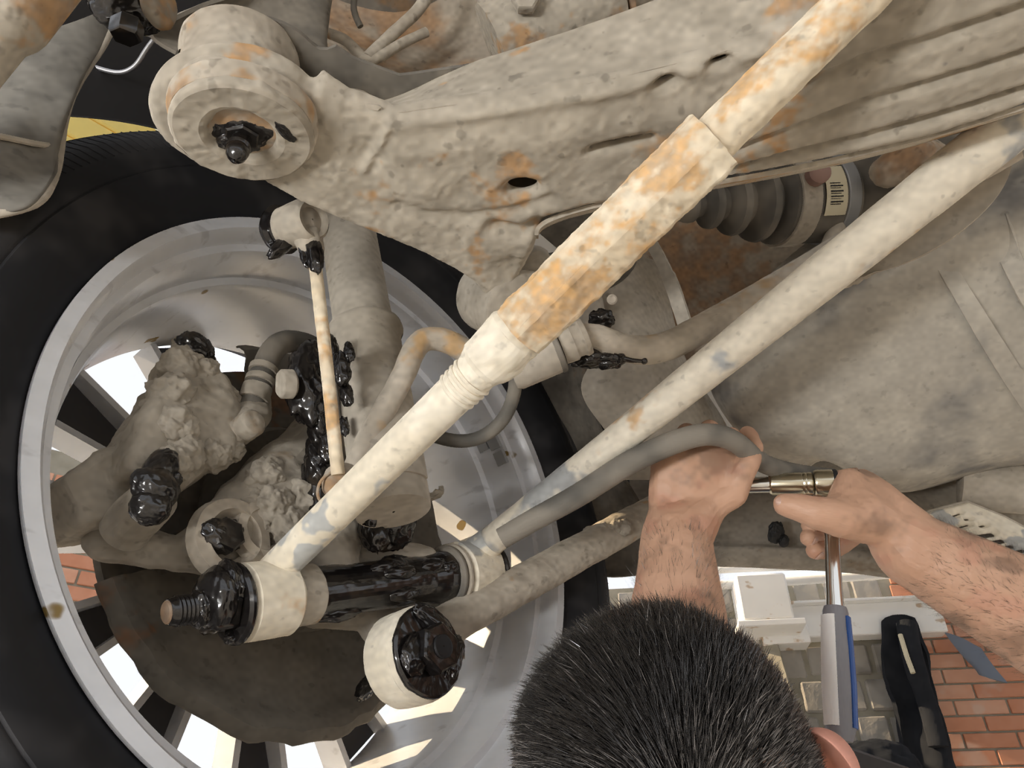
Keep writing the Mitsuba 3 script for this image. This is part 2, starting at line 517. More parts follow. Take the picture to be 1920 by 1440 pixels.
def block_fn(p, n, uv):
    c = mix((0.26, 0.245, 0.22), (0.42, 0.40, 0.37), fbm(p.x * 9, p.y * 9, p.z * 9, 4))
    return mix(c, (0.10, 0.09, 0.08), 0.6 * smoothstep(0.6, 0.75, fbm(p.x * 6 + 3, p.y * 6, p.z * 6, 3)))


steel('m_block', block_fn, 0.95, 0.002, 40, 160, 0.1)


def white_fn(p, n, uv):
    c = mix((0.74, 0.74, 0.73), (0.86, 0.86, 0.85), fbm(p.x * 6, p.y * 6, p.z * 6, 3))
    return mix(c, (0.40, 0.24, 0.10), 0.7 * smoothstep(0.66, 0.74, fbm(p.x * 12, p.y * 12, p.z * 12, 4)))


steel('m_white', white_fn, 0.6, 0.0003)

# the far garage wall: its own frame (wx along the wall to the right, wn towards the viewer)
WALL_O = at(1710, 1250, 3.9)
yaw = math.radians(-8)
WX = np.array([math.cos(yaw), math.sin(yaw), 0.0])
WN = np.array([WX[1], -WX[0], 0.0])
WZ = np.array([0, 0, 1.0])


def wall_box(u0, u1, z0, z1, n0, n1, bevel=0.0):
    """A box on the far wall: u along it from its brick corner, z height in the room, n out of it."""
    o = np.array([WALL_O[0], WALL_O[1], 0.0])
    c = o + WX * (u0 + u1) / 2 + WZ * (z0 + z1) / 2 + WN * (n0 + n1) / 2
    return block(c, WX, WZ, WN, (u1 - u0, z1 - z0, n1 - n0), bevel)


def wall_uz(px, py, n=0.0):
    o = np.array([WALL_O[0], WALL_O[1], 0.0]) + WN * n
    r = at(px, py, 1.0) - EYE
    p = EYE + r * (((o - EYE) @ WN) / (r @ WN))
    return (p - o) @ WX, p[2]


solo('wall_front', join(wall_box(-1.6, 4.5, 0.0, 3.05, -0.30, -0.012)), 'm_mortar', 'far garage wall of grey blocks and red bricks behind the mechanic', kind='structure', smooth=False)
CNT = 0
for row in range(26):
    z0 = 1.62 + row * 0.0765
    if z0 > 3.0:
        break
    off = (row % 2) * 0.127 + RNG.uniform(-0.006, 0.006)
    for c in range(8):
        u0 = 0.02 + c * 0.2535 - off
        u1 = u0 + 0.243
        u0 = max(u0, 0.012)
        if u1 - u0 < 0.05:
            continue
        b = wall_box(u0, u1, z0, z0 + 0.066, -0.10, RNG.uniform(-0.003, 0.004), 0.003)
        part('brick', b, 'm_brick_' + RNG.choice(list('abc')), 'wall_front', smooth=False)
for row in range(9):
    z0 = 1.45 + row * 0.178
    off = (row % 2) * 0.09
    for c in range(9):
        u0 = -1.5 + c * 0.165 + off + RNG.uniform(-0.008, 0.008)
        u1 = u0 + 0.145 + RNG.uniform(-0.006, 0.006)
        if u1 > -0.01:
            continue
        b = wall_box(u0, u1, z0 + RNG.uniform(-.006, .006), z0 + 0.155, -0.10, RNG.uniform(-0.012, 0.01), 0.01)
        part('stone', roughen(b, 0.006, 14, row * 9 + c, 0.04), 'm_block', 'wall_front', smooth=50)

# white steel lintel, post and box on the wall
u0, zb = wall_uz(1487, 1196, 0.10)
u1, zt = wall_uz(1720, 1120, 0.10)
k = thing('lintel_beam', 'pale grey-white steel beam across the grey block wall', 'beam')
part('web', wall_box(u0, u1 + 0.10, zb, zb + 0.17, 0.0, 0.10, 0.006), 'm_white', k)
part('flange', wall_box(u0 - 0.01, u1 + 0.10, zb + 0.17, zb + 0.185, 0.0, 0.14, 0.003), 'm_white', k)
ua, za = wall_uz(1393, 1165, 0.30)
ub, zc = wall_uz(1470, 1075, 0.30)
k = thing('wall_cabinet', 'bright white metal box hanging left of the pale beam', 'box')
part('case', wall_box(ua, ub, za, zc, 0.08, 0.32, 0.01), 'm_white', k)
part('bottom_rail', wall_box(ua - 0.03, ub + 0.05, za - 0.035, za - 0.004, 0.0, 0.33, 0.004), 'm_white', k)
ua, za = wall_uz(1335, 1100, 0.2)
ub, zc = wall_uz(1560, 1068, 0.2)
for i, lab in enumerate(('lowest white pipe on the wall, just above the white box', 'middle white pipe on the wall under the car sill', 'topmost thin white pipe on the wall under the car sill')):
    a = np.array([WALL_O[0], WALL_O[1], 0]) + WX * (ua - 0.4) + WN * (0.12 + 0.05 * i) + WZ * (za + 0.035 + 0.06 * i)
    solo('pipe', sweep(spline([a, a + WX * 0.5 + WZ * 0.01 * i, a + WX * 1.6 + WZ * (0.02 - 0.05 * i)], 12), 0.024 - 0.004 * i, 14), 'm_white', lab, 'pipe')
a = np.array([WALL_O[0], WALL_O[1], 0]) + WN * 0.10
uc, zz = wall_uz(1475, 1210, 0.1)
k = thing('wall_bracket', 'rust-streaked white angle bracket below the white box', 'bracket')
part('arm', wall_box(uc - 0.12, uc + 0.12, zz, zz + 0.09, 0.0, 0.14, 0.004), 'm_white', k)
part('plate', wall_box(uc - 0.03, uc + 0.0, zz + 0.05, zz + 0.40, 0.0, 0.02, 0.003), 'm_white', k)
# wooden strip leaning beside the stones
uc, zz = wall_uz(1445, 1330, 0.05)
ud, ze = wall_uz(1430, 1180, 0.05)
k = solo('wooden_plank', sweep(np.array([a + WX * (uc + .10) + WZ * (zz - .3) , a + WX * ud + WZ * ze]), 0.045, section=np.array([(-1, -.25), (1, -.25), (1, .25), (-1, .25)])), 'm_mortar', 'brown wooden plank leaning on the stones beside the head', 'plank', smooth=False)

# black jacket hanging on the wall
def wall_pt(px, py, n):
    u, z = wall_uz(px, py, n)
    return np.array([WALL_O[0], WALL_O[1], 0]) + WX * u + WN * n + WZ * z


def wall_cloth(rows, n0, amp, seed, thick):
    g = []
    for r, row in enumerate(rows):
        line = []
        for c, (px, py) in enumerate(row):
            line.append(wall_pt(px, py, n0 + amp * math.sin(c * 2.1 + r * 0.5 + seed) + (0.03 if c in (1, 2) else 0)))
        g.append(line)
    return patch(g, thick, (6, 6), 0.03, 9, seed, world=True)


def cloth_fn(p, n, uv):
    c = mix((0.008, 0.010, 0.014), (0.026, 0.028, 0.034), fbm(p.x * 12, p.y * 12, p.z * 12, 4))
    return c


steel('m_cloth', cloth_fn, 0.9, 0.003, 30, 120, 0.2)
k = thing('jacket', 'black jacket hanging on the wall beside the red bricks', 'jacket')
part('body', wall_cloth([[(1652, 1165), (1668, 1155), (1690, 1152), (1712, 1158)],
                         [(1655, 1230), (1680, 1215), (1712, 1220), (1738, 1240)],
                         [(1668, 1290), (1695, 1290), (1730, 1300), (1762, 1320)],
                         [(1690, 1360), (1715, 1360), (1750, 1370), (1782, 1395)],
                         [(1700, 1445), (1730, 1445), (1765, 1445), (1796, 1455)],
                         [(1705, 1560), (1735, 1560), (1770, 1560), (1805, 1560)]], 0.10, 0.03, 1, 0.02), 'm_cloth', k)
part('sleeve', sweep(spline([wall_pt(1700, 1170, 0.17), wall_pt(1716, 1250, 0.20), wall_pt(1742, 1330, 0.19), wall_pt(1760, 1400, 0.18)], 24), [0.05] * 12 + [0.045] * 12, 14), 'm_cloth', k)
part('zip', sweep([wall_pt(1688, 1190, 0.22), wall_pt(1700, 1230, 0.24), wall_pt(1712, 1262, 0.25)], 0.012, 8), 'm_label', k, label='pale strip on the chest')
k = thing('rag', 'grey-blue cloth hanging on the bricks under the forearm', 'rag')
part('fabric', wall_cloth([[(1770, 1185), (1800, 1195), (1840, 1215)], [(1800, 1225), (1822, 1230), (1860, 1245)], [(1835, 1265), (1850, 1270), (1890, 1280)]], 0.08, 0.012, 3, 0.012), 'm_shirt', k)
# dark bench with black bags below the stones
solo('sack', lump(wall_pt(1640, 1450, 0.25), (.20, .17, .14), (0, 0, 1), 0.2, 3.0, 1), 'm_cloth', 'crumpled black sack at the foot of the grey stone wall', 'sack')

# brick wall outside, seen between the spokes
OUTB = at(165, 1085, 3.6)
bx = unit(np.cross(unit(np.array([OUTB[0], OUTB[1], 0])), WZ))
bn = -unit(np.array([OUTB[0], OUTB[1], 0]))


def left_box(u0, u1, z0, z1, n0, n1, bevel=0.0):
    o = np.array([OUTB[0], OUTB[1], 0.0])
    return block(o + bx * (u0 + u1) / 2 + WZ * (z0 + z1) / 2 + bn * (n0 + n1) / 2, bx, WZ, bn, (u1 - u0, z1 - z0, n1 - n0), bevel)


zl = OUTB[2]
solo('wall_left', left_box(-1.2, 1.6, zl - 0.12, zl + 0.62, -0.25, -0.01), 'm_mortar', 'brick wall above the open doorway seen through the wheel', kind='structure', smooth=False)
for row in range(8):
    for c in range(11):
        u0 = -1.18 + c * 0.2535 - (row % 2) * 0.127
        part('brick', left_box(max(u0, -1.18), u0 + 0.243, zl - 0.11 + row * 0.0765, zl - 0.045 + row * 0.0765, -0.1, RNG.uniform(-0.003, 0.004), 0.003), 'm_brick_' + RNG.choice(list('abc')), 'wall_left', smooth=False)
# yellow boarded shed front behind the tyre
YB = at(175, 232, 1.55)
ybn = -unit(np.array([YB[0], YB[1], 0]))
ybx = np.cross(WZ, ybn)
plain('m_yellow', (0.72, 0.58, 0.18), 0.6)
k = thing('yellow_panel', 'yellow board with white edge glimpsed above the tyre', 'board')
for i in range(6):
    c = YB + ybx * 0.1 + WZ * (-0.26 + 0.075 * i)
    part('board', block(c, ybx, WZ, ybn, (0.9, 0.071, 0.02), 0.004), 'm_yellow', k, smooth=False)
part('edge_trim', block(YB + ybx * 0.1 + WZ * 0.085 + ybn * 0.02, unit(ybx - 0.38 * WZ), unit(WZ + 0.38 * ybx), ybn, (0.9, 0.03, 0.02), 0.003), 'm_white', k, smooth=False)

# ------------------------------------------------------------------ wheel
KW = 1.06
WO = unit(np.array([-0.742, 0.67, -0.022]))           # outboard along the axle
WV = unit(np.cross(WO, [0, 0, 1]))                    # towards the front of the car
WW = np.cross(WV, WO)
WC = EYE + KW * (np.array([-0.109, 0.506, 1.720]) - EYE)   # centre of the inner rim flange


def wp(s, r, deg):
    return WC + s * WO + r * (math.cos(math.radians(deg)) * WV + math.sin(math.radians(deg)) * WW)


def onwheel(px, py, s):
    """Point of the plane s metres outboard of the inner flange."""
    r = at(px, py, 1.0) - EYE
    return EYE + r * (((WC + s * WO - EYE) @ WO) / (r @ WO))


def wl(prof, sides=160, closed=True):
    return lathe(prof, WC, WO, sides, closed=closed, hint=WV)


k = thing('wheel', 'silver alloy wheel with black tyre seen from its inner side', 'wheel')
tyre = [(0.012, .236), (0.006, .2480), (0.0035, .2515), (0.002, .256), (-0.003, .262), (-0.008, .272), (-0.011, .286), (-0.012, .296), (-0.0105, .298), (-0.0115, .300), (-0.012, .305), (-0.010, .318), (-0.005, .335), (0.004, .349), (0.016, .3575),
        (0.05, .360), (0.062, .360), (0.063, .352), (0.070, .352), (0.071, .360), (0.15, .361), (0.151, .353), (0.158, .353), (0.159, .361), (0.20, .358), (0.222, .345), (0.236, .325), (0.242, .295), (0.236, .262), (0.222, .243), (0.21, .236), (0.20, .232), (0.02, .232)]
tyre = [(s_, r_ if r_ < .262 else .262 + (r_ - .262) * .8) for s_, r_ in tyre]
part('tyre', wl(tyre), 'm_tyre', k, label='black rubber tyre with ribbed shoulder')
ribs = []
for i in range(260):
    d = i * 360 / 260
    ribs.append(sweep(np.array([wp(-0.0098, .3075, d), wp(-0.0046, .3206, d + .5), wp(0.0042, .3318, d + 1.0)]), 0.0006, 5))
part('tread_rib', join(*ribs), 'm_tyre', k, kind='stuff', label='fine diagonal ribs on the tyre shoulder')
rim_in = [(-0.001, .2485), (-0.001, .239), (0.003, .2365), (0.008, .2345), (0.014, .2335), (0.0165, .2330), (0.0175, .2270), (0.030, .2245), (0.048, .2235), (0.054, .2215), (0.057, .2160), (0.064, .2140), (0.100, .2125), (0.150, .2140), (0.178, .2150)]
rim = rim_in + [(0.186, .226), (0.206, .244), (0.206, .2490), (0.196, .2490), (0.193, .238), (0.16, .2255), (0.08, .2185), (0.052, .2290), (0.02, .238), (0.008, .2400), (0.004, .2485)]
r_ = part('rim', wl(rim, 220), 'm_rim', k, label='silver alloy rim barrel with dirty flange')
# eleven hollow-backed spokes with windows between them
face = [(0.176, .071), (0.176, .155), (0.182, .216), (0.190, .216), (0.186, .071)]
MIDS = [-43.5, -76, -107.5, -139, -171.5, -201, -236, -269, -303, -337, -371]
for i, mid in enumerate(MIDS):
    m = []
    for sgn in (-1, 1):
        pts = []
        for rr, hw, lo, hi in ((.060, 6.5, .158, .190), (.135, 7.0, .162, .192), (.217, 7.2, .168, .200)):
            wid = 2.4 if rr > .1 else 4.0
            for s in (lo, hi):
                for a in (mid + sgn * hw * 1.12, mid + sgn * (hw * 1.12 - wid * 0.135 / rr)):
                    pts.append(wp(s, rr, a))
        m.append(solid_hull(pts[:8]))
        m.append(solid_hull(pts[4:]))
    part('spoke', join(*m), 'm_rim', r_, smooth=30)
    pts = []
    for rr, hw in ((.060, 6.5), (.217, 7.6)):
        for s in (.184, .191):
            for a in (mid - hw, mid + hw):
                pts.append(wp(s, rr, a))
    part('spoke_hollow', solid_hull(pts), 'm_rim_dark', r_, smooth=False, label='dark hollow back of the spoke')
part('hub_face', wl([(0.148, 1e-5), (0.148, .074), (0.156, .080), (0.185, .080), (0.19, .07), (0.19, 1e-5)], 64, False), 'm_rim', r_)
w0 = onwheel(985, 808, 0.03)
d0 = math.degrees(math.atan2((w0 - WC) @ WW, (w0 - WC) @ WV))
for i, (da, s0) in enumerate([(0, .021), (-4.6, .021), (1.0, .036)]):
    m = []
    for t in np.linspace(-1.9, 1.9, 6):
        for s, rr in ((s0, .2262), (s0 + .012, .2252), (s0, .2215), (s0 + .012, .2205)):
            m.append(wp(s, rr, d0 + da + t))
    part('balance_weight', solid_hull(m), 'm_lead', k, label='stick-on balance weight inside the rim' if i == 0 else None, smooth=False)

# brake disc and dust shield behind the links
k = thing('brake_disc', 'dark brake disc between wheel and backing plate', 'brake disc')
part('friction_ring', wl([(0.118, .095), (0.118, .158), (0.1285, .158), (0.1285, .095)], 96), 'm_darkbody', k)
part('bell', wl([(0.115, 1e-5), (0.112, .068), (0.118, .096), (0.148, .096), (0.148, 1e-5)], 72, False), 'm_darkbody', k)


def sector(prof, a0, a1, n=110, wob=0.0):
    """A lathe over part of a turn with thickness along its profile (a pressed dish)."""
    pr = np.asarray(prof)
    th = np.linspace(a0, a1, n)
    s = np.array([[wp(q[0], q[1] + wob * (q[1] / .17) * (meshkit.noise(np.array([t * 0.25, q[1] * 5, 0])) - .5), t) for q in pr] for t in th])
    return solidify(s, 0.0018)


k = thing('backing_plate', 'large dark brown brake backing plate under the link ends', 'backing plate')
dish = [(0.098, .055), (0.096, .075), (0.100, .090), (0.101, .12), (0.100, .138), (0.098, .150), (0.091, .158), (0.090, .166), (0.096, .1735), (0.100, .1745)]
part('plate', sector(dish, -147, 122, wob=0.005), 'm_shield', k)
part('pressed_ring', wl([(0.090, .066), (0.086, .070), (0.086, .086), (0.092, .091), (0.099, .091), (0.099, .066)], 72), 'm_shield', k)

# the added strip lamp, out of view
lx = unit(np.cross(WZ, LAMP_DIR))
ly = np.cross(LAMP_DIR, lx)
k = thing('added_lamp', 'added unseen LED strip lamp on a tripod stand behind the photographer', 'lamp')
part('housing', block(LAMP_AT - LAMP_DIR * .03, lx, ly, LAMP_DIR, (.68, .16, .05), .01), 'm_black', k, smooth=False)
dif = block(LAMP_AT, lx, ly, LAMP_DIR, (.62, .12, .008), .002)
kk = part('diffuser', dif, None, k, smooth=False)
scene[kk]['emitter'] = {'type': 'area', 'radiance': {'type': 'rgb', 'value': list(LAMP_POWER)}}
part('pole', rod(LAMP_AT - LAMP_DIR * .05, np.array([LAMP_AT[0] - .04, LAMP_AT[1] - .05, .25]), .014), 'm_black', k)
for i in range(3):
    a_ = i * 2.094
    part('leg', rod(np.array([LAMP_AT[0] - .04, LAMP_AT[1] - .05, .40]), np.array([LAMP_AT[0] - .04 + .35 * math.cos(a_), LAMP_AT[1] - .05 + .35 * math.sin(a_), .008]), .009), 'm_black', k)

# ------------------------------------------------------------------ suspension
KS = 0.84


def S(px, py, d):
    return at(px, py, KS * d)


def onplane(px, py, p, n):
    r = at(px, py, 1.0) - EYE
    return EYE + r * (((p - EYE) @ n) / (r @ n))


def wid(px, d):
    """Radius of something px pixels wide at (unscaled) depth d."""
    return px / 2 * d * KS / FOCAL


def onaxis(p, d, px):
    m = RIGHT - (px - 960) / FOCAL * FWD
    return p + d * (-((p - EYE) @ m) / (d @ m))


# --- crossmember (pressed steel subframe) with its rear mount bush
ZB = 1.45 + 0.466 * KS


def xy(pts, z=ZB):
    return np.array([atz(a, b, z)[:2] for a, b in pts])


flange_c = atz(438, 222, ZB)[:2]
fr = 0.0515
def oval(px, py, rx, ry, ang, n=28):
    c, s = math.cos(ang), math.sin(ang)
    return xy([(px + rx * math.cos(t) * c - ry * math.sin(t) * s, py + rx * math.cos(t) * s + ry * math.sin(t) * c) for t in np.linspace(0, 2 * math.pi, n, endpoint=False)])


circ = oval(436, 214, 165, 116, 0.16, 72)
MA = unit([-0.06, -0.22, 1.0])                       # the mount's axis leans back a little
arm = xy([(600, 150), (650, 182), (690, 196), (735, 213), (800, 204), (900, 190), (1000, 176), (1150, 148), (1300, 110), (1450, 68), (1600, 15), (1760, -40), (1930, -100), (2080, -150),
          (2080, 160), (1920, 205), (1760, 257), (1600, 295), (1420, 331), (1310, 352), (1180, 380), (1090, 396), (1035, 412), (1010, 440), (1000, 480), (985, 520), (955, 560), (925, 585), (905, 560), (885, 535), (850, 512), (800, 487), (740, 460), (650, 425), (560, 385), (490, 348), (440, 330)])
body_poly = Polygon(circ).union(Polygon(arm).buffer(0)).buffer(0.004).buffer(-0.004)



hole_list = [oval(980, 353, 29, 14, -0.12), oval(1248, 155, 20, 5, -0.35), oval(1352, 119, 20, 5, -0.3), oval(1165, 268, 58, 3.0, -0.2)]
poly = body_poly.difference(shapely.union_all([Polygon(h) for h in hole_list]))
lines = {}
for nm, pts in dict(g1=[(1420, 205), (1620, 112), (1880, 30), (2070, -35)], g2=[(1372, 290), (1500, 240), (1620, 190), (1920, 98), (2070, 48)], g3=[(1322, 337), (1600, 262), (1920, 168), (2070, 120)], top=[(745, 236), (900, 212), (1150, 172), (1300, 136), (1450, 92), (1700, 0)],
                     weld=[(738, 214), (716, 262), (684, 318)], crease=[(925, 430), (985, 440), (1008, 424)], emb=[(745, 385), (800, 402), (880, 410), (960, 398), (1030, 372)], mid=[(740, 280), (900, 268), (1100, 245), (1300, 222)]).items():
    lines[nm] = LineString(xy(pts))


def dist_to(nm, X, Y):
    return shapely.distance(lines[nm], shapely.points(X, Y))


def sub_z(X, Y, d):
    z = np.full(X.shape, ZB)
    g = lambda nm, w, a: a * np.exp(-(dist_to(nm, X, Y) / w) ** 2)
    z = z + g('g1', .0035, .008) + g('g2', .003, .007) + g('g3', .003, .009) - g('top', .004, .0025) - g('weld', .0025, .003) + g('crease', .006, .009) + g('emb', .005, .004) - g('mid', .012, .004)
    for px, py, w, a in [(790, 350, .022, -.004), (870, 365, .014, .003), (1010, 320, .03, -.003), (600, 300, .03, -.004), (690, 290, .012, .006), (1750, 150, .05, -.004), (965, 515, .016, .010)]:
        c = atz(px, py, ZB)[:2]
        z = z + a * np.exp(-((X - c[0]) ** 2 + (Y - c[1]) ** 2) / w ** 2)
    z = z + 0.007 * np.clip(1 - d / 0.007, 0, 1) ** 2
    P = np.c_[X, Y, 0 * X]
    return z + 0.0022 * (meshkit.fbm(P * 45, 3, 3) - .5) + 0.0012 * (meshkit.fbm(P * 260, 3, 4) - .5)


k = SUB = thing('crossmember', 'large dusty rust-spotted steel crossmember running across the top of the car underside', 'subframe')
outer = np.array(max(getattr(poly, 'geoms', [poly]), key=lambda q: q.area).exterior.coords)
big = max(getattr(poly, 'geoms', [poly]), key=lambda q: q.area)
part('lower_skin', sheet(np.array(big.exterior.coords), [np.array(i.coords) for i in big.interiors], sub_z, 0.003, 0.0024), 'm_frame', k, smooth=50)
r0 = [(650, 165), (700, 182), (742, 180), (880, 120), (1050, 64), (1225, 0), (1400, -68), (1600, -150), (1800, -230)]
r1 = [(684, 193), (716, 206), (737, 212), (880, 193), (1050, 167), (1225, 130), (1400, 84), (1600, 15), (1800, -55)]
rm = [tuple((np.array(a) + b) / 2) for a, b in zip(r0, r1)]
g = [[atz(*q, ZB + h) for q in row] for row, h in ((r1, 0.003), (rm, 0.024), (r0, 0.046))]
part('side_wall', patch(g, 0.003, (10, 10), 0.002, 50, 5, world=True), 'm_frame', k, smooth=50)
# the closed upper skin of the hollow beam, and its front wall
q0 = [(1010, 440), (1090, 396), (1310, 352), (1600, 295), (1920, 205), (2080, 160)]
part('front_wall', patch([[atz(*q, ZB + h) + np.array([0, 0.004 * h / .045, 0]) for q in q0] for h in (0.003, 0.024, 0.046)], 0.003, (6, 8), world=True), 'm_frame', k)
inner = big.buffer(-0.006)
inner = max(getattr(Polygon(np.array(big.exterior.coords)).buffer(-0.004), 'geoms', [Polygon(np.array(big.exterior.coords)).buffer(-0.004)]), key=lambda q: q.area)
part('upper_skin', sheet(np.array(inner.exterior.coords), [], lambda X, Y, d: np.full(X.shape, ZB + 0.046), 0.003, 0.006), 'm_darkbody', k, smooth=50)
# rear mount
k = thing('mount_bush', 'round dusty rubber mount with a black greased bolt at the left end of the crossmember', 'bushing')
wc = atz(457, 238, ZB - 0.010)
sc = atz(440, 205, ZB + 0.004)
part('sleeve', roughen(lathe([(-0.004, .0365), (0.006, .0350), (0.034, .0335), (0.038, .0355), (0.045, .0355), (0.048, .033), (0.048, 0.001), (-0.004, 0.001)], sc, MA, 72, closed=False), 0.0006, 90), 'm_dusty', k)
part('rubber_ring', roughen(lathe([(-0.008, .001), (-0.006, .0405), (-0.001, .0425), (0.004, .043), (0.004, .001)], wc + MA * .004, MA, 72), 0.0008, 90, 2), 'm_dusty', k)
wsh = lathe([(0.004, .001), (0.004, .012), (0.001, .0185), (-0.0025, .0205), (-0.004, .024), (-0.004, .038), (-0.002, .0405), (0.003, .0405), (0.006, .001)], wc - MA * .004, MA, 80)
part('washer', roughen(wsh, 0.0014, 110, 4, 0.004), 'm_frame', k)
bc = wc - MA * .002 + atz(455, 246, ZB - .01) - atz(457, 238, ZB - .01)
gr = join(lump(bc + MA * .002, (.0205, .0180, .0045), MA, 0.25, 2.4, 2), lump(bc + [-.009, .004, -.001], (.008, .006, .004), MA, 0.3, 2.4, 5), lump(onplane(535, 248, wc - MA * .008, MA), (.0035, .0085, .0015), MA, 0.3, 2.4, 6))
part('grease', gr, 'm_grease', k, label='smear of black grease')
part('nut', hexnut(bc - MA * .004, MA, .0105, .009), 'm_grease', k)
part('stud', roughen(lathe([(0, .0055), (-0.006, .0058), (-.008, .0068), (-0.010, .0058), (-.012, .0066), (-0.016, .006), (-.019, .004), (-.0205, .0005)], bc - MA * .003, (0, 0, 1), 28), 0.0004, 200), 'm_grease', k)

# --- rear lateral link with its adjuster
A1, B1 = S(490, 1095, .63), S(1614, -9, .443)
D1 = unit(B1 - A1)
hexsec = []
for i in range(6):
    a = i * math.pi / 3 + 0.25
    for da in (-0.09, 0.0, 0.09):
        hexsec.append((math.cos(a + da) * (1.0 if da == 0 else .985), math.sin(a + da) * (1.0 if da == 0 else .985)))
hexsec = np.array(hexsec)
J0, J1 = S(312, 1148, .55), S(905, 1072, .805)
JD = unit(J1 - J0)
k = thing('adjustable_link', 'thick cream and rust-orange lateral link with hexagonal adjuster, crossing the whole photo', 'suspension link')
p_lo, p_n0, p_n1, p_s0, p_s1 = A1, onaxis(A1, D1, 912), onaxis(A1, D1, 972), onaxis(A1, D1, 975), onaxis(A1, D1, 1338)
t = np.linspace(0, 1, 60)[:, None]
part('lower_rod', sweep(p_lo + (p_n0 - p_lo) * t, np.linspace(wid(66, .63), wid(78, .56), 60), 30), 'm_pale', k, label='cream painted lower rod')
c0 = onaxis(A1, D1, 890)
L = np.linalg.norm(p_s0 - c0)
part('jam_nut', roughen(lathe([(0, wid(80, .56)), (.006, wid(86, .56)), (0.010, wid(100, .555)), (L * .5, wid(108, .55)), (L * .9, wid(112, .55)), (L, wid(100, .55)), (L + .004, .003)], c0, D1, 36), 0.0022, 90, 12, .003), 'm_pale', k)
for i in range(4):
    part('thread', roughen(lathe([(0, .012), (0, wid(83 - i, .56)), (.0012, wid(88 - i, .56)), (.0026, wid(83 - i, .56)), (.0026, .012)], c0 - D1 * (.004 + .0045 * i), D1, 32), .0005, 150), 'm_pale', k)
m = sweep(p_s0 + (p_s1 - p_s0) * np.linspace(0, 1, 120)[:, None], np.linspace(wid(121, .545), wid(137, .49), 120), section=hexsec)
part('adjuster_sleeve', roughen(m, 0.0016, 140, 8, 0.0035), 'm_orange', k, label='rust-orange hexagonal adjuster sleeve')
pe = onaxis(A1, D1, 1700) + D1 * .12
m = sweep(p_s1 - D1 * .004 + (pe - p_s1) * np.linspace(0, 1, 80)[:, None], np.linspace(wid(92, .485), wid(94, .44), 80), 30)
part('upper_rod', roughen(m, 0.0009, 120, 9), 'm_orange', k, label='rusty upper rod')
e0, e1 = onaxis(J0, JD, 447), onaxis(J0, JD, 540)
Le = np.linalg.norm(e1 - e0)
R1 = 0.0262
part('eye', roughen(puck(e0, JD, R1, Le, 0.003, 56), 0.0006, 130, 3, 0.004), 'm_pale', k, label='round lower eye')
part('weld', roughen(lathe([(0, .0165), (.006, .0175), (.012, .0150)], A1 - D1 * 0.002, D1, 30), 0.001, 200), 'm_pale', k)

# --- front lateral link
A2, B2 = S(880, 1048, .80), S(1925, 212, .585)
D2 = unit(B2 - A2)
k = thing('lateral_link', 'long cream lateral link with blue-grey bare patches, second rod right of the adjuster link', 'suspension link')
t = np.linspace(0, 1, 100)
m = sweep(A2 + (B2 + D2 * .20 - A2) * t[:, None], np.interp(t, [0, .22, .53, .88, 1], [wid(55, .78), wid(60, .74), wid(84, .66), wid(106, .58), wid(106, .58)]), 30)
part('rod', roughen(m, 0.0004, 90, 4), 'm_blued', k)
e2, e3 = onaxis(J0, JD, 850), onaxis(J0, JD, 908)
L2 = np.linalg.norm(e3 - e2)
part('eye', roughen(puck(e2, JD, 0.0285, L2, 0.003, 56), 0.0008, 130, 4, 0.004), 'm_pale', k)
part('neck', roughen(lathe([(-.012, .020), (0.004, .0175), (.016, .0145), (.03, .0135)], A2, D2, 30), 0.0006, 150), 'm_pale', k)
part('end_washer', puck(e3, JD, 0.0285, 0.005, 0.0015), 'm_grease', k, label='black washer behind the eye')
part('inner_washer', puck(e2 - JD * .006, JD, 0.0275, 0.005, 0.0015), 'm_dusty', k)
part('inner_rubber', puck(e2 - JD * .012, JD, 0.0262, 0.006, 0.002), 'm_hose', k)

# --- the long hinge bolt and its sleeve in the hub carrier
k = thing('hinge_bolt', 'black greased nut and stud sticking out of the lower link eye', 'bolt')
part('washer', puck(e0 - JD * .006, JD, 0.0268, 0.006, 0.002, 40), 'm_grease', k)
part('nut', roughen(hexnut(onaxis(J0, JD, 385), JD, 0.0185, np.linalg.norm(e0 - onaxis(J0, JD, 385)) - .004), 0.0012, 150, 3, 0.003), 'm_grease', k)
n0 = onaxis(J0, JD, 385)
gr = [lump(onaxis(J0, JD, 402) + UPC * .004, (.022, .021, .011), JD, 0.15, 2.0, 3), lump(onaxis(J0, JD, 425) + UPC * .012, (.017, .017, .008), JD, 0.22, 2.2, 7), lump(onaxis(J0, JD, 432) - UPC * .020 + RIGHT * .004, (.006, .011, .006), UPC, 0.25, 2.2, 9), lump(onaxis(J0, JD, 372), (.012, .012, .007), JD, 0.2, 2.4, 10)]
part('grease', join(*gr), 'm_grease', k, label='dollop of black grease around the nut')
ls = np.linalg.norm(n0 - J0)
thr = [(0, .0005), (0.0005, .0075), (.002, .0085)]
for i in range(7):
    z0 = .004 + i * (ls - .006) / 7
    thr += [(z0, .0088), (z0 + (ls - .006) / 14, .0098)]
thr += [(ls, .009)]
part('stud', lathe(thr, J0, JD, 28), 'm_grease', k, label='threaded tip with brown rust showing')
part('rust_tip', roughen(puck(J0 - JD * .001, JD, .0072, .004, .001, 24), .0003, 200), 'm_rusty', k)

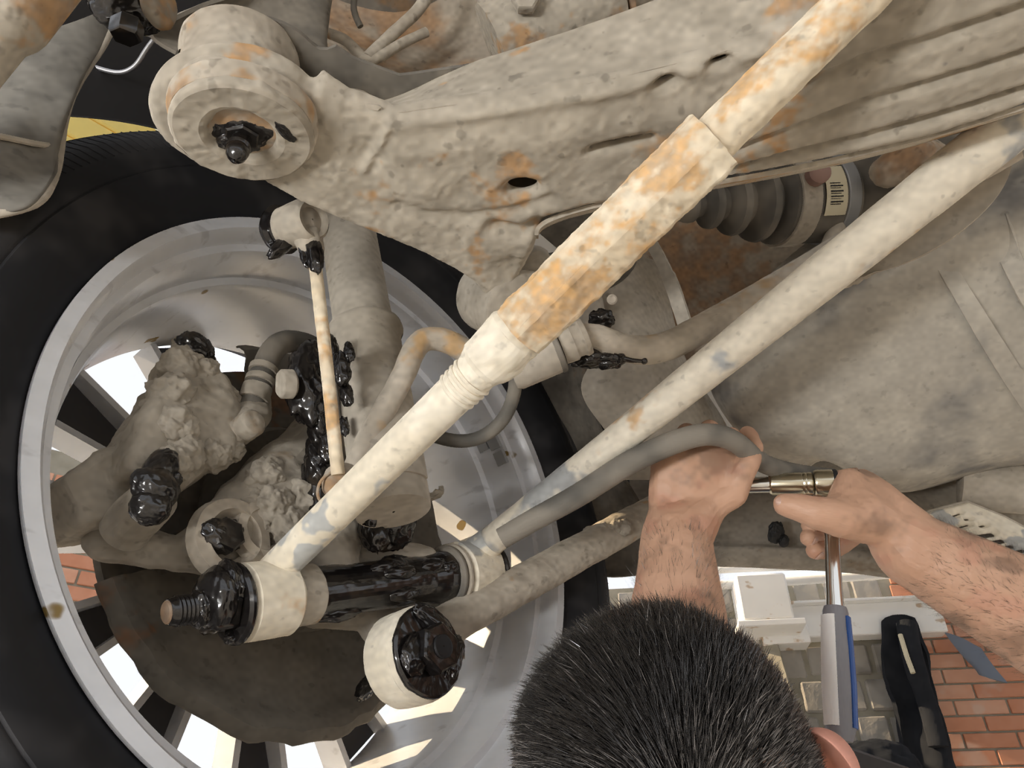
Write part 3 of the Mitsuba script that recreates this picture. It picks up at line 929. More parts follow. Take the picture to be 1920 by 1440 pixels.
k = thing('hub_carrier', 'mud-caked hub carrier casting holding the link ends and strut', 'hub carrier')
s0, s1 = onaxis(J0, JD, 541), onaxis(J0, JD, 843)
Ls = np.linalg.norm(s1 - s0)
part('spacer', roughen(puck(s0, JD, 0.0215, .02, .002), 0.0006, 130), 'm_dusty', k)
prof = [(0.012, .001), (0.012, .019), (0.018, .0195), (Ls * .3, .0185), (Ls * .8, .0190), (Ls - .016, .0215), (Ls - .002, .0220), (Ls, .001)]
part('bolt_sleeve', roughen(lathe(prof, s0, JD, 44), 0.0009, 60, 11, 0.004), 'm_grease', k, label='black greased sleeve around the bolt')
gs = []
for i in range(12):
    f = RNG.uniform(.06, .98)
    ang = RNG.uniform(0, 6.28)
    c = s0 + JD * Ls * f + (UPC * math.sin(ang) + unit(np.cross(JD, UPC)) * math.cos(ang)) * .0175
    gs.append(lump(c, (.006, .006, RNG.uniform(.008, .02)), JD, 0.25, 2.4, i, 3))
part('sleeve_grease', join(*gs), 'm_grease', k)
# muddy ledge above the sleeve, webs, and the lower lobe towards the trailing arm
led = hull_chain({'a': (S(585, 1075, .705), .011), 'b': (S(660, 1050, .72), .012), 'c': (S(735, 1040, .735), .011), 'd': (S(800, 1045, .755), .010), 'e': (S(640, 1010, .73), .012), 'f': (S(640, 960, .72), .014)}, [('a', 'b'), ('b', 'c'), ('c', 'd'), ('b', 'e'), ('e', 'f')], .004, 4)
part('ledge', roughen(led, .003, 60, 3), 'm_mud', k)
web = hull_chain({'a': (S(590, 1150, .72), .012), 'b': (S(690, 1150, .74), .015), 'c': (S(790, 1130, .76), .013), 'd': (S(745, 1200, .735), .022), 'e': (S(735, 1250, .73), .022), 'f': (S(830, 1140, .78), .011)}, [('a', 'b'), ('b', 'c'), ('b', 'd'), ('c', 'd'), ('d', 'e'), ('c', 'f')], .004, 6)
part('lower_lobe', roughen(web, .0025, 60, 4), 'm_mud', k)
kn = hull_chain({'a': (onwheel(600, 960, .045), .034), 'b': (onwheel(520, 930, .05), .036), 'c': (onwheel(430, 1010, .05), .028), 'd': (onwheel(620, 1060, .03), .024), 'e': (onwheel(590, 850, .055), .030), 'f': (onwheel(340, 1040, .060), .013), 'g': (onwheel(190, 1020, .085), .013), 'h': (onwheel(620, 740, .05), .020)},
                [('a', 'b'), ('b', 'c'), ('a', 'd'), ('a', 'e'), ('c', 'f'), ('f', 'g'), ('e', 'h'), ('b', 'e')], .005, 6)
part('casting', roughen(kn, .006, 34, 5), 'm_mud', k)
lm = []
for i, (px, py, s, r) in enumerate([(500, 900, .03, .016), (540, 880, .035, .014), (560, 940, .025, .018), (510, 950, .025, .016), (575, 905, .03, .012), (470, 940, .035, .013), (540, 990, .02, .014), (600, 930, .02, .014), (490, 985, .03, .012)]):
    lm.append(lump(onwheel(px, py, s), r, WO, 0.42, 2.6, i + 20))
part('mud', join(*lm), 'm_mud', k, label='clods of dried mud')
part('ring_boss', roughen(lathe([(0, .030), (-.010, .028), (-.012, .020), (-.004, .017), (0.0, .014)], onwheel(425, 1015, .03), WO, 40), .001, 90), 'm_dusty', k)
part('hole_boss', roughen(lathe([(0, .024), (-.008, .022), (-.010, .016), (-.004, .0125), (0.006, .012)], onwheel(487, 1000, .028), WO, 40), .001, 90), 'm_dusty', k)
part('hub_nut', join(hexnut(onwheel(415, 1010, .026), -WO, .0125, .012), lump(onwheel(405, 1005, .022), (.014, .012, .008), WO, .3, 2.4, 31), lump(onwheel(437, 1003, .025), (.010, .012, .006), WO, .35, 2.4, 32)), 'm_grease', k, label='black greased nut')

# --- trailing arm
k = thing('trailing_arm', 'dusty brown trailing arm rod ending in a bush with large black greased nut', 'suspension arm')
T0, T1 = S(838, 1172, .735), S(1215, 965, .92)
TD = unit(T1 - T0)
t = np.linspace(0, 1, 120)
m = sweep(T0 - TD * .01 + (T1 + TD * .30 - T0) * t[:, None], np.interp(t, [0, 1], [wid(76, .74), wid(62, .90)]), 28)
part('rod', roughen(m, 0.0012, 70, 4), 'm_dusty', k)
lm = [lump(S(1105 + 13 * i, 1003 - 4 * i + 6 * (i % 2), .865), (.007, .006, .008), UPC, .35, 2.5, 60 + i, 3) for i in range(6)]
part('mud', join(*lm), 'm_mud', k, label='clods of mud on the rod')
part('grease_patch', join(*[lump(S(905 + 16 * i, 1122 - 9 * i, .770 + .008 * i), (.009, .006, .007), TD, .25, 2.3, 70 + i, 3) for i in range(4)]), 'm_grease', k, label='black grease stripe')
tf = S(800, 1222, .66)
part('bush_housing', roughen(puck(tf, WO, .0350, .034, .004, 56), .0012, 80, 2, .005), 'm_pale', k, label='cream bush housing')
part('washer', roughen(puck(tf - WO * .004, WO, .0335, .006, .002, 44), .0012, 120, 3, .004), 'm_grease', k)
part('nut', roughen(hexnut(tf - WO * .017, WO, .0190, .013), .0008, 150, 3, .003), 'm_grease', k)
part('bolt_end', lathe([(0, .0005), (0, .0078), (-.0005, .0085), (.004, .0090)], tf - WO * .0185, WO, 30), 'm_black', k)
part('grease', join(lump(tf - WO * .006 + WV * -.016 - WW * .006, (.012, .016, .006), WO, .25, 2.3, 81), lump(tf - WO * .005 + WW * .022, (.020, .009, .006), WO, .25, 2.3, 82), lump(tf - WO * .004 + WV * .024, (.008, .018, .006), WO, .25, 2.3, 83), lump(S(690, 1285, .72), (.006, .022, .008), UPC, .3, 2.3, 84), lump(S(715, 1235, .70), (.006, .010, .005), UPC, .35, 2.6, 85)), 'm_grease', k, label='black grease spread over the bush')
part('bracket_flap', roughen(patch([[(838, 1140, .66), (845, 1160, .66), (856, 1200, .655)], [(853, 1142, .68), (864, 1165, .67), (868, 1200, .665)], [(848, 1175, .70), (864, 1210, .69), (872, 1235, .68)]], .003, (6, 6)), .0006, 90), 'm_mud', k)

# --- strut
k = thing('strut', 'dusty tan suspension strut tube standing in the wheel', 'shock absorber')
SB, ST = S(738, 960, .655), S(640, 350, .88)
SD = unit(ST - SB)
Lst = np.linalg.norm(ST - SB)


def along(py):
    m = UPC + (py - 720) / FOCAL * FWD
    return -((SB - EYE) @ m) / (SD @ m)


r_lo, r_up = wid(140, .69), wid(112, .76)
tc = along(618)
prof = [(0, .001), (0, r_lo * .96), (.004, r_lo * .98), (tc - .03, r_lo * 1.0), (tc - .012, r_lo * 1.02), (tc - .006, r_lo * 1.13), (tc - .001, r_lo * 1.10), (tc + .004, r_up * 1.02), (tc + .02, r_up), (Lst + .06, r_up * 1.0), (Lst + .06, .001)]
part('tube', roughen(lathe(prof, SB, SD, 64), .0007, 40, 6), 'm_strut', k)
# bracket shell wrapped round the lower tube
ax, ay, _ = frame(SD, hint=-FWD)
cam_dir = unit((EYE - SB) - SD * ((EYE - SB) @ SD))
side = unit(np.cross(SD, cam_dir))
g = []
for py, wdt in ((655, 0.55), (668, 0.80), (700, 0.98), (760, 1.0), (830, 1.0), (920, .95)):
    row = []
    for a in np.linspace(-0.75 * wdt + .45, 0.75 * wdt + .55, 9):
        row.append(SB + SD * along(py) + (r_lo * 1.045) * (cam_dir * math.cos(a) + side * math.sin(a)))
    g.append(row)
gs_ = 1.0 if np.dot(side, RIGHT) > 0 else -1.0
if gs_ < 0:
    g = []
    for py, wdt in ((655, 0.55), (668, 0.80), (700, 0.98), (760, 1.0), (830, 1.0), (920, .95)):
        g.append([SB + SD * along(py) + (r_lo * 1.045) * (cam_dir * math.cos(a) - side * math.sin(a)) for a in np.linspace(-0.75 * wdt + .45, 0.75 * wdt + .55, 9)])
part('bracket_shell', patch(g, .0025, (5, 4), .0004, 60, 2, world=True), 'm_strut', k)
part('spring_cup', roughen(patch([[(690, 935, .66), (740, 930, .66), (800, 925, .68), (822, 912, .69)], [(695, 950, .64), (745, 940, .645), (800, 935, .66), (825, 918, .675)], [(700, 962, .65), (745, 962, .65), (790, 948, .665), (822, 922, .68)]], .004, (6, 6)), .0008, 80), 'm_dusty', k)
gr = []
for i, (px, py, d, r) in enumerate([(585, 690, .70, .016), (575, 720, .69, .020), (570, 745, .69, .014), (600, 800, .69, .012), (597, 850, .69, .012), (590, 900, .69, .013), (600, 940, .68, .012), (640, 690, .665, .009), (650, 740, .66, .006), (645, 800, .66, .005), (655, 660, .67, .005), (620, 650, .68, .007), (600, 770, .69, .014), (595, 870, .685, .012), (612, 830, .68, .010), (700, 980, .69, .015), (690, 950, .67, .010), (735, 990, .71, .018)]):
    gr.append(lump(S(px, py, d), (r * .8, r * .8, r * 1.7) if i < 17 else r, SD, .35, 2.5, 100 + i, 3))
part('grease', join(*gr), 'm_grease', k, label='black grease on the strut bracket')
part('bolt_head', roughen(puck(S(553, 720, .665), unit(RIGHT * -1 + FWD * -.7), .011, .012, .002), .0005, 150), 'm_mud', k)

# --- anti-roll bar drop link
k = thing('drop_link', 'thin rusty drop link rod in front of the strut with black ball joint', 'suspension link')
lt, lb = S(588, 470, .64), S(634, 890, .60)
m = sweep(spline([lt, S(612, 680, .62), lb], 60), wid(25, .62), 18)
part('rod', roughen(m, .0003, 150), 'm_orange', k)
hx = unit(RIGHT * .80 - FWD * .55 + UPC * .1)
hc = S(566, 418, .645)
part('housing', roughen(lathe([(-.020, .012), (-.016, .0155), (.004, .0165), (.011, .0155), (.0135, .013), (.0125, .010), (.0105, .009), (.0115, .0005)], hc, hx, 40), .0006, 130), 'm_dusty', k, label='dusty ball joint housing')
part('stem', roughen(sweep([S(575, 440, .645), S(585, 470, .642), S(590, 500, .64)], [.011, .009, .0062], 18), .0006, 130), 'm_dusty', k)
part('boot', roughen(lathe([(-.031, .0005), (-.030, .014), (-.026, .0175), (-.022, .0185), (-.020, .0155), (-.017, .0165), (-.014, .0125)], hc, hx, 40), .0008, 120), 'm_grease', k, label='black greased rubber boot')
part('grease', join(lump(S(590, 478, .632), (.006, .006, .016), SD, .3, 2.4, 130, 3), lump(S(535, 455, .65), (.006, .020, .007), hx, .25, 2.3, 131, 3), lump(S(572, 475, .637), (.004, .004, .012), SD, .4, 2.4, 132, 3)), 'm_grease', k)
wire = spline([S(628, 880, .60), S(600, 905, .60), S(598, 935, .60), S(606, 945, .60)], 24)
part('wire_loop', sweep(wire, .0011, 8), 'm_dusty', k)
part('lower_joint', roughen(lump(S(640, 905, .615), (.014, .014, .012), hx, .1, 2, 5), .0005, 100), 'm_dusty', k)

# --- anti-roll bar
k = thing('anti_roll_bar', 'bent dusty anti-roll bar with rust tints passing behind the links', 'anti-roll bar')
path = [S(652, 905, .655), S(700, 805, .665), S(762, 690, .69), S(800, 636, .71), S(838, 640, .715), S(900, 672, .715), S(985, 668, .705), S(1058, 640, .70), S(1110, 632, .70), S(1155, 648, .70), S(1215, 656, .70), S(1300, 625, .715), S(1400, 570, .735), S(1530, 495, .74), S(1700, 390, .72), S(1900, 270, .68)]
pp = spline(path, 160)
m = sweep(pp, np.interp(np.linspace(0, 1, 160), [0, .2, .35, .5, 1], [wid(42, .66), wid(46, .7), wid(48, .7), wid(56, .7), wid(60, .74)]), 26)
part('bar', roughen(m, .0006, 110, 6), 'm_bar', k)
b0, b1 = S(955, 690, .69), S(1046, 652, .69)
bd = unit(b1 - b0)
Lb = np.linalg.norm(b1 - b0)
part('bush', roughen(lathe([(0, .001), (0, wid(82, .69)), (.004, wid(92, .69)), (Lb - .003, wid(92, .69)), (Lb, wid(84, .69)), (Lb, .001)], b0, bd, 44), .0005, 90), 'm_strut', k, label='smooth tan bush')
b2 = b1 + bd * .002
part('clamp_ring', roughen(lathe([(0, .001), (0, wid(70, .69)), (.010, wid(74, .69)), (.012, wid(66, .69)), (.016, wid(66, .69)), (.018, wid(74, .69)), (.022, wid(70, .69)), (.024, .001)], b2, bd, 40), .0005, 120), 'm_dusty', k)
part('rubber_lip', puck(b1 - bd * .004, bd, wid(96, .69), .005, .001), 'm_hose', k)
part('grease', join(lump(S(1105, 668, .712), (.015, .020, .010), UPC, .22, 2.3, 140), lump(S(1140, 672, .712), (.013, .020, .009), UPC, .22, 2.3, 144), lump(S(1080, 668, .71), (.010, .012, .008), UPC, .25, 2.3, 145), lump(S(1165, 672, .70), (.004, .014, .005), UPC, .3, 2.3, 141, 3), sweep([S(1150, 668, .69), S(1185, 676, .69), S(1205, 677, .69)], [.003, .0018, .0014], 8), lump(S(1208, 677, .69), .0026, UPC, .1, 2, 142, 3), lump(S(1128, 598, .725), (.010, .012, .009), UPC, .4, 2.6, 143, 3)), 'm_grease', k, label='black grease dripping from the bush')

# ------------------------------------------------------------------ brake caliper and hoses
k = thing('brake_caliper', 'mud-caked brake caliper with greased bolts inside the wheel', 'brake caliper')
def slab(corners, s0, s1, r):
    js, ks = {}, []
    for i, (px, py) in enumerate(corners):
        for j, s_ in enumerate((s0, s1)):
            js['%d_%d' % (i, j)] = (onwheel(px, py, s0) + WO * (s_ - s0), r)
            ks.append('%d_%d' % (i, j))
    return js, tuple(ks)


j1, k1 = slab([(345, 700), (400, 712), (432, 775), (420, 845), (335, 895), (255, 875), (280, 790)], .034, .085, .008)
j2, k2 = slab([(262, 845), (255, 950), (165, 965), (135, 905), (190, 868)], .062, .11, .007)
j3, k3 = slab([(340, 668), (378, 662), (392, 712), (345, 722)], .042, .08, .008)
cj = {**{'m' + a: v for a, v in j1.items()}, **{'l' + a: v for a, v in j2.items()}, **{'t' + a: v for a, v in j3.items()}}
cb = hull_chain(cj, [tuple('m' + a for a in k1), tuple('l' + a for a in k2), tuple('t' + a for a in k3)], .0045, 6)
part('body', roughen(roughen(cb, .005, 28, 7), .002, 110, 8), 'm_mud', k)
lm = []
for i, (px, py, s, r) in enumerate([(340, 690, .040, .016), (375, 705, .040, .015), (320, 740, .035, .016), (430, 760, .045, .012), (350, 660, .045, .013), (325, 800, .03, .016), (340, 850, .032, .015), (395, 855, .035, .013), (430, 840, .04, .012), (320, 870, .028, .013), (415, 745, .042, .012), (300, 770, .04, .014)]):
    lm.append(lump(onwheel(px, py, s), r, WO, .38, 2.6, 160 + i))
part('mud', join(*lm), 'm_mud', k, label='cracked crust of dried mud')
part('grease', join(lump(onwheel(368, 655, .038), (.016, .012, .010), WO, .3, 2.3, 181), lump(onwheel(350, 660, .04), (.008, .009, .008), WO, .3, 2.3, 182), lump(onwheel(300, 880, .012), (.010, .016, .010), WO, .20, 1.8, 183), lump(onwheel(292, 915, .010), (.016, .013, .012), WO, .18, 1.8, 184), lump(onwheel(283, 950, .012), (.013, .012, .012), WO, .18, 1.8, 185), lump(onwheel(318, 905, .016), (.007, .009, .008), WO, .35, 2.4, 186)), 'm_grease', k, label='black grease on the slider bolts')
part('slider_boss', roughen(rod(onwheel(235, 990, .06), onwheel(290, 935, .02), .017, .015), .001, 70, 2, .005), 'm_mud', k)
bj = onwheel(458, 795, .035)
bjx = unit(RIGHT * .86 - UPC * .25 - FWD * .45)
part('banjo', roughen(hull_chain({'a': (onwheel(440, 810, .035), .013), 'b': (onwheel(475, 780, .035), .0135), 'c': (onwheel(485, 755, .04), .010)}, [('a', 'b'), ('b', 'c')], .003, 3), .0022, 90, 4), 'm_mud', k)
part('banjo_bolt', roughen(puck(onwheel(478, 790, .012), WO, .0105, .014, .002), .0007, 120), 'm_mud', k)

k = thing('brake_hose', 'dusty ribbed brake hose curving from the caliper to the strut', 'hose')
hp = spline([onwheel(470, 765, .035), onwheel(482, 730, .032), onwheel(492, 700, .030), onwheel(503, 672, .028), onwheel(520, 648, .027), onwheel(545, 640, .03), onwheel(580, 648, .035), onwheel(615, 665, .045)], 80)
part('tube', roughen(sweep(hp, .0098, 20), .0003, 100), 'm_hose', k)
for i, j in ((4, 12), (13, 17), (19, 23)):
    part('ferrule', roughen(sweep(hp[i:j], [.0118] * (j - i), 20), .0006, 120, i), 'm_mud', k)
k = thing('wheel_speed_cable', 'thin grey rubber cable looping below the anti-roll bar bush', 'cable')
part('cable', sweep(spline([S(968, 690, .73), S(964, 735, .74), S(940, 790, .75), S(895, 822, .755), S(850, 826, .76), S(800, 812, .76), S(740, 790, .74)], 60), wid(26, .745), 16), 'm_hose', k)
k = thing('park_brake_cable', 'thick grey sheathed cable running from the wheel to the mechanic\'s left hand', 'cable')
pc = spline([S(940, 1010, .70), S(1000, 975, .70), S(1090, 925, .70), S(1180, 868, .71), S(1250, 835, .71), S(1320, 815, .715), S(1372, 825, .73), S(1420, 862, .76), S(1490, 885, .80), S(1560, 890, .86)], 90)
part('sheath', sweep(pc, np.interp(np.linspace(0, 1, 90), [0, .3, .75, 1], [wid(40, .7), wid(46, .7), wid(38, .72), wid(26, .8)]), 18), 'm_hose', k)

# ------------------------------------------------------------------ car body underside
k = thing('wheelhouse', 'dark wheel arch liner above the tyre', 'liner')
# a liner arch round the tyre's top half with an inner wall
g = []
for r_, s_ in ((.413, .10), (.418, .16), (.42, .27)):
    g.append([WC + s_ * WO + r_ * (math.cos(a) * WV + math.sin(a) * WW) for a in np.radians(np.linspace(8, 108, 16))])
part('arch', patch(g, .003, (6, 4), .002, 20, 3, world=True), 'm_rubber', k)
g = []
for r_, s_ in ((.413, .10), (.52, .095), (.66, .09)):
    g.append([WC + s_ * WO + r_ * (math.cos(a) * WV + math.sin(a) * WW) for a in np.radians(np.linspace(12, 158, 18))])
part('inner_wall', patch(g, .003, (6, 4), .002, 20, 4, world=True), 'm_rubber', k)

k = thing('floor_pan', 'dusty rust-stained floor pan above the crossmember', 'floor pan')
g = [[(430, -60, .80), (560, -60, .82), (760, -60, .84), (980, -60, .82), (1250, -60, .78)],
     [(480, 20, .80), (600, 30, .83), (760, 40, .86), (950, 40, .84), (1200, 20, .80)],
     [(560, 90, .78), (640, 100, .80), (760, 110, .84), (930, 110, .84), (1150, 90, .80)],
     [(620, 190, .74), (690, 200, .76), (790, 210, .80), (930, 200, .82), (1150, 170, .80)],
     [(640, 300, .74), (720, 300, .76), (820, 300, .80), (950, 300, .82), (1200, 300, .80)]]
part('panel', patch(np.array(g) * [1, 1, .92], .003, (8, 8), .006, 18, 5), 'm_rustpan', k, smooth=50)
part('seam_rib', roughen(sweep(spline([at(690, 110, .70), at(740, 60, .715), at(790, 10, .72), at(815, -40, .72)], 30), .006, 12), .0008, 60), 'm_dusty', k)
part('edge_rib', roughen(sweep(spline([at(610, 60, .70), at(650, 78, .705), at(690, 112, .70), at(730, 95, .71), at(800, 60, .73)], 30), .005, 12), .0008, 60), 'm_dusty', k)
part('wire_strap', sweep(spline([at(668, -20, .70), at(664, 20, .70), at(676, 50, .70)], 12), .003, 10), 'm_darkbody', k)
# second, lower skin between the mount and the crossmember (dark recess wall)
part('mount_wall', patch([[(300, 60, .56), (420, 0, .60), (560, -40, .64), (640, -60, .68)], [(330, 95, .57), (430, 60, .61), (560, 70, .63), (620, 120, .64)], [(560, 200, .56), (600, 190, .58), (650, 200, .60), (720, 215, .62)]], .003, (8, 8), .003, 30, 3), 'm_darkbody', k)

k = thing('upper_bracket', 'stepped cast bracket above the crossmember at the top edge', 'bracket')
bb = [(0, (945, 10, .66), (48, 26)), (1, (975, 30, .65), (40, 20)), (2, (960, -20, .66), (60, 30))]
for i, (px, py, d), (a, b) in bb:
    ex, ey = unit(RIGHT * .88 + UPC * .45), unit(UPC * .88 - RIGHT * .45)
    ez = np.cross(ex, ey)
    part('step', roughen(block(at(px, py, d), ex, ey, ez, (a * 2 * d / FOCAL, b * 1.5 * d / FOCAL, .05), .004), .0015, 70, i, .008), 'm_dusty', k)
part('bolt_head', roughen(hexnut(at(985, 5, .62), -FWD, .012, .012), .0006, 120), 'm_dusty', k)
k = thing('exhaust_flange', 'round dusty pipe joint with rust band above the crossmember at the top edge', 'exhaust')
ea, eb = at(1060, -30, .66), at(1125, 15, .66)
ed = unit(at(1160, -20, .66) - at(1070, 25, .66))
part('pipe', roughen(lathe([(-.10, .001), (-.10, .036), (-.01, .036), (0.0, .042), (.012, .042), (.016, .034), (.10, .033), (.10, .001)], at(1115, -10, .66), ed, 48), .001, 60), 'm_frame', k)
part('band', roughen(puck(at(1145, -22, .66), ed, .0385, .006, .001), .0006, 90), 'm_rusty', k)

# inner body rail and panel right of the wheel
k = thing('body_rail', 'smooth tan body rail behind the links right of the wheel', 'body rail')
g = [[(1085, 470, .80), (1150, 470, .80), (1200, 480, .82), (1240, 490, .84)],
     [(1110, 560, .79), (1170, 560, .78), (1220, 575, .80), (1262, 590, .84)],
     [(1130, 640, .78), (1180, 640, .77), (1240, 660, .79), (1290, 680, .84)],
     [(1090, 720, .77), (1180, 730, .76), (1270, 750, .78), (1340, 760, .84)],
     [(1130, 800, .78), (1210, 810, .77), (1300, 820, .79), (1380, 830, .86)],
     [(1170, 900, .79), (1250, 900, .78), (1330, 900, .80), (1420, 900, .88)]]
part('lower_face', patch(g, .003, (8, 8), .0015, 30, 7), 'm_strut', k, smooth=50)
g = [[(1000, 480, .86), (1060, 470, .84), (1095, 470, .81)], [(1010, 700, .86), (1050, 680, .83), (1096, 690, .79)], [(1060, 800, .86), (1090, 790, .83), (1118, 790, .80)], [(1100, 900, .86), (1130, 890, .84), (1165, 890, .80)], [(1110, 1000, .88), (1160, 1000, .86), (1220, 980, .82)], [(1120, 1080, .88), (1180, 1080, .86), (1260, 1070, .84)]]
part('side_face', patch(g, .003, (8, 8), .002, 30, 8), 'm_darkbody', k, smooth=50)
k = thing('rear_panel', 'rust-patched tan panel behind the ribbed rubber boot', 'body panel')
g = [[(1190, 400, .92), (1300, 395, .93), (1390, 395, .93), (1470, 400, .93), (1540, 400, .93)],
     [(1200, 470, .915), (1305, 460, .93), (1400, 450, .935), (1480, 440, .93), (1545, 430, .92)],
     [(1215, 540, .91), (1310, 530, .93), (1410, 510, .94), (1490, 490, .93), (1550, 470, .92)],
     [(1240, 610, .90), (1320, 610, .92), (1400, 590, .94), (1490, 560, .93), (1560, 530, .92)],
     [(1280, 720, .90), (1340, 720, .92), (1420, 700, .94), (1500, 680, .94), (1580, 640, .94)]]
part('panel', patch(g, .003, (8, 8), .004, 20, 9), 'm_rusty', k, smooth=50)
k = thing('strap_bracket', 'narrow tan steel strap between the adjuster link and the anti-roll bar', 'bracket')
part('strap', roughen(sweep(spline([S(1205, 430, .93), S(1235, 480, .92), S(1262, 540, .91), S(1285, 610, .90)], 40), [wid(22, .9)] * 20 + [wid(26, .9)] * 20, section=np.array([(-1, -.35), (1, -.35), (1, .35), (-1, .35)])), .0005, 80), 'm_strut', k)
k = thing('curved_hose', 'grey curved hose end glimpsed under the adjuster link', 'hose')
part('hose', sweep(spline([S(1100, 540, .90), S(1150, 525, .89), S(1180, 495, .88), S(1182, 455, .89), S(1160, 420, .90)], 30), wid(22, .9), 16), 'm_hose', k)
k = thing('bush_bracket', 'tan bracket with small brass rivet behind the anti-roll bar bush', 'bracket')
part('plate', roughen(patch([[(1060, 500, .78), (1100, 490, .77), (1125, 500, .77)], [(1050, 570, .77), (1100, 560, .755), (1130, 560, .76)], [(1040, 620, .76), (1090, 610, .745), (1140, 600, .755)]], .004, (8, 8)), .0006, 70), 'm_strut', k)
part('rivet', puck(at(1147, 562, .64), -FWD, .0045, .004, .0015, 20), 'm_rusty', k, label='brass-coloured rivet')

k = thing('link_mount', 'mud-covered round mount behind the adjuster link under the crossmember', 'bushing')
part('bush', roughen(lathe([(-.03, .001), (-.03, .030), (.024, .031), (.028, .026), (.028, .001)], S(948, 568, .72), unit(RIGHT * .5 - FWD * .8 - UPC * .3), 44), .002, 60, 3), 'm_mud', k)
part('ear', roughen(hull_chain({'a': (S(940, 520, .70), .014), 'b': (S(1000, 490, .72), .014), 'c': (S(965, 560, .72), .018)}, [('a', 'b', 'c')], .004, 4), .003, 60), 'm_mud', k)

# drive shaft boot
k = thing('drive_shaft_boot', 'ribbed grey rubber drive shaft boot with clamp band and barcode label', 'drive shaft boot')
c0, c1 = at(1265, 385, .74), at(1585, 372, .80)
cd = unit(c1 - c0)
Lc = np.linalg.norm(c1 - c0)
px2s = lambda px: (onaxis(c0, cd, px) - c0) @ cd
prof = [(0, .001), (0, .014)]
for px, rr in ((1290, .018), (1306, .013), (1330, .025), (1348, .017), (1372, .033), (1392, .022), (1416, .041), (1432, .030)):
    s_ = px2s(px)
    prof += [(s_ - .004, rr * .97), (s_, rr), (s_ + .004, rr * .97)]
prof += [(px2s(1440), .036), (px2s(1446), .044), (px2s(1560), .046), (px2s(1566), .040), (px2s(1566), .001)]
part('bellows', lathe(prof, c0, cd, 64), 'm_hose', k, label='ribbed rubber bellows')
part('clamp', puck(c0 + cd * px2s(1452), cd, .0475, px2s(1486) - px2s(1452), .001, 64), 'm_strut', k)
part('clamp', puck(c0 + cd * px2s(1534), cd, .0475, px2s(1556) - px2s(1534), .001, 64), 'm_lead', k)
part('bolt_cap', roughen(puck(at(1525, 332, .735), -FWD, .0105, .02, .003, 24), .0008, 150), 'm_pinkcap', k, label='pinkish rusty cap')
lab = []
lc = c0 + cd * px2s(1510)
e1 = unit((EYE - lc) - cd * ((EYE - lc) @ cd))
e2_ = np.cross(cd, e1)
dn = 1.0 if (e2_ @ UPC) > 0 else -1.0
q = lambda a, s_, rr: c0 + cd * s_ + rr * (e1 * math.cos(a) + dn * e2_ * math.sin(a))
g = [[q(a, s_, .0468) for s_ in np.linspace(px2s(1492), px2s(1530), 4)] for a in np.linspace(.75, -.35, 8)]
part('label', patch(g, .0006, (2, 2), world=True), 'm_label', k, label='pale barcode sticker')
bars = []
for i in range(9):
    a0 = .34 - i * .055
    wdt = (.016, .026, .010, .03)[i % 4]
    bars.append(patch([[q(a, s_, .0475) for s_ in np.linspace(px2s(1499), px2s(1517 + 4 * (i % 2)), 3)] for a in (a0, a0 - wdt / 2, a0 - wdt)], .0004, (1, 1), world=True))
part('printed_bars', join(*bars), 'm_black', k, label='printed bars')

# exhaust/axle tube pieces in the gap right of the boot
k = thing('axle_housing', 'grey and rust-red housing beside the boot under the crossmember lip', 'axle housing')
part('case', roughen(hull_chain({'a': (at(1640, 330, .80), .05), 'b': (at(1720, 290, .82), .055), 'c': (at(1590, 410, .80), .03)}, [('a', 'b'), ('a', 'c')], .006, 6), .003, 40), 'm_hose', k)
part('rust_lobe', roughen(hull_chain({'a': (at(1705, 285, .72), .018), 'b': (at(1665, 320, .73), .016), 'c': (at(1740, 300, .74), .02)}, [('a', 'b', 'c')], .004, 3), .004, 60), 'm_rusty', k)
part('arm', roughen(sweep([at(1550, 470, .76), at(1580, 400, .77), at(1620, 330, .78)], [.008, .009, .010], 14), .0008, 70), 'm_strut', k)

# fuel tank
k = TANK = thing('fuel_tank', 'large dusty grey fuel tank filling the right side', 'fuel tank')
g = [[(1560, 420, .86), (1650, 380, .84), (1760, 330, .80), (1880, 250, .76), (2060, 140, .72)],
     [(1400, 560, .82), (1560, 500, .75), (1720, 430, .70), (1880, 350, .67), (2080, 250, .64)],
     [(1338, 660, .80), (1480, 600, .74), (1660, 540, .70), (1860, 480, .67), (2100, 420, .64)],
     [(1330, 722, .82), (1430, 700, .745), (1620, 660, .715), (1840, 620, .69), (2120, 570, .66)],
     [(1366, 790, .82), (1460, 780, .755), (1630, 750, .73), (1850, 730, .71), (2140, 700, .68)],
     [(1428, 848, .82), (1510, 840, .775), (1650, 830, .755), (1850, 815, .74), (2160, 800, .71)],
     [(1500, 878, .83), (1570, 872, .80), (1680, 905, .79), (1850, 872, .78), (2160, 880, .75)],
     [(1510, 884, .90), (1580, 879, .90), (1685, 922, .87), (1855, 884, .87), (2160, 895, .85)],
     [(1500, 870, .98), (1580, 865, .98), (1685, 900, .96), (1855, 860, .96), (2160, 870, .95)]]
part('shell', patch(np.array(g) * [1, 1, 1.0], .004, (8, 10), .002, 12, 11), 'm_tank', k, smooth=60)
st = lambda pts, w, n: sweep(spline([at(*q_) for q_ in pts], 60), w, section=np.array([(-1, -.16), (1, -.16), (1, .16), (-1, .16)]))


def strap(pts_l, pts_r, lift):
    L_, R_ = spline([at(a, b, d - lift) for a, b, d in pts_l], 40), spline([at(a, b, d - lift) for a, b, d in pts_r], 40)
    return solidify(np.stack([L_ + (R_ - L_) * f for f in np.linspace(0, 1, 5)], 0), .003)


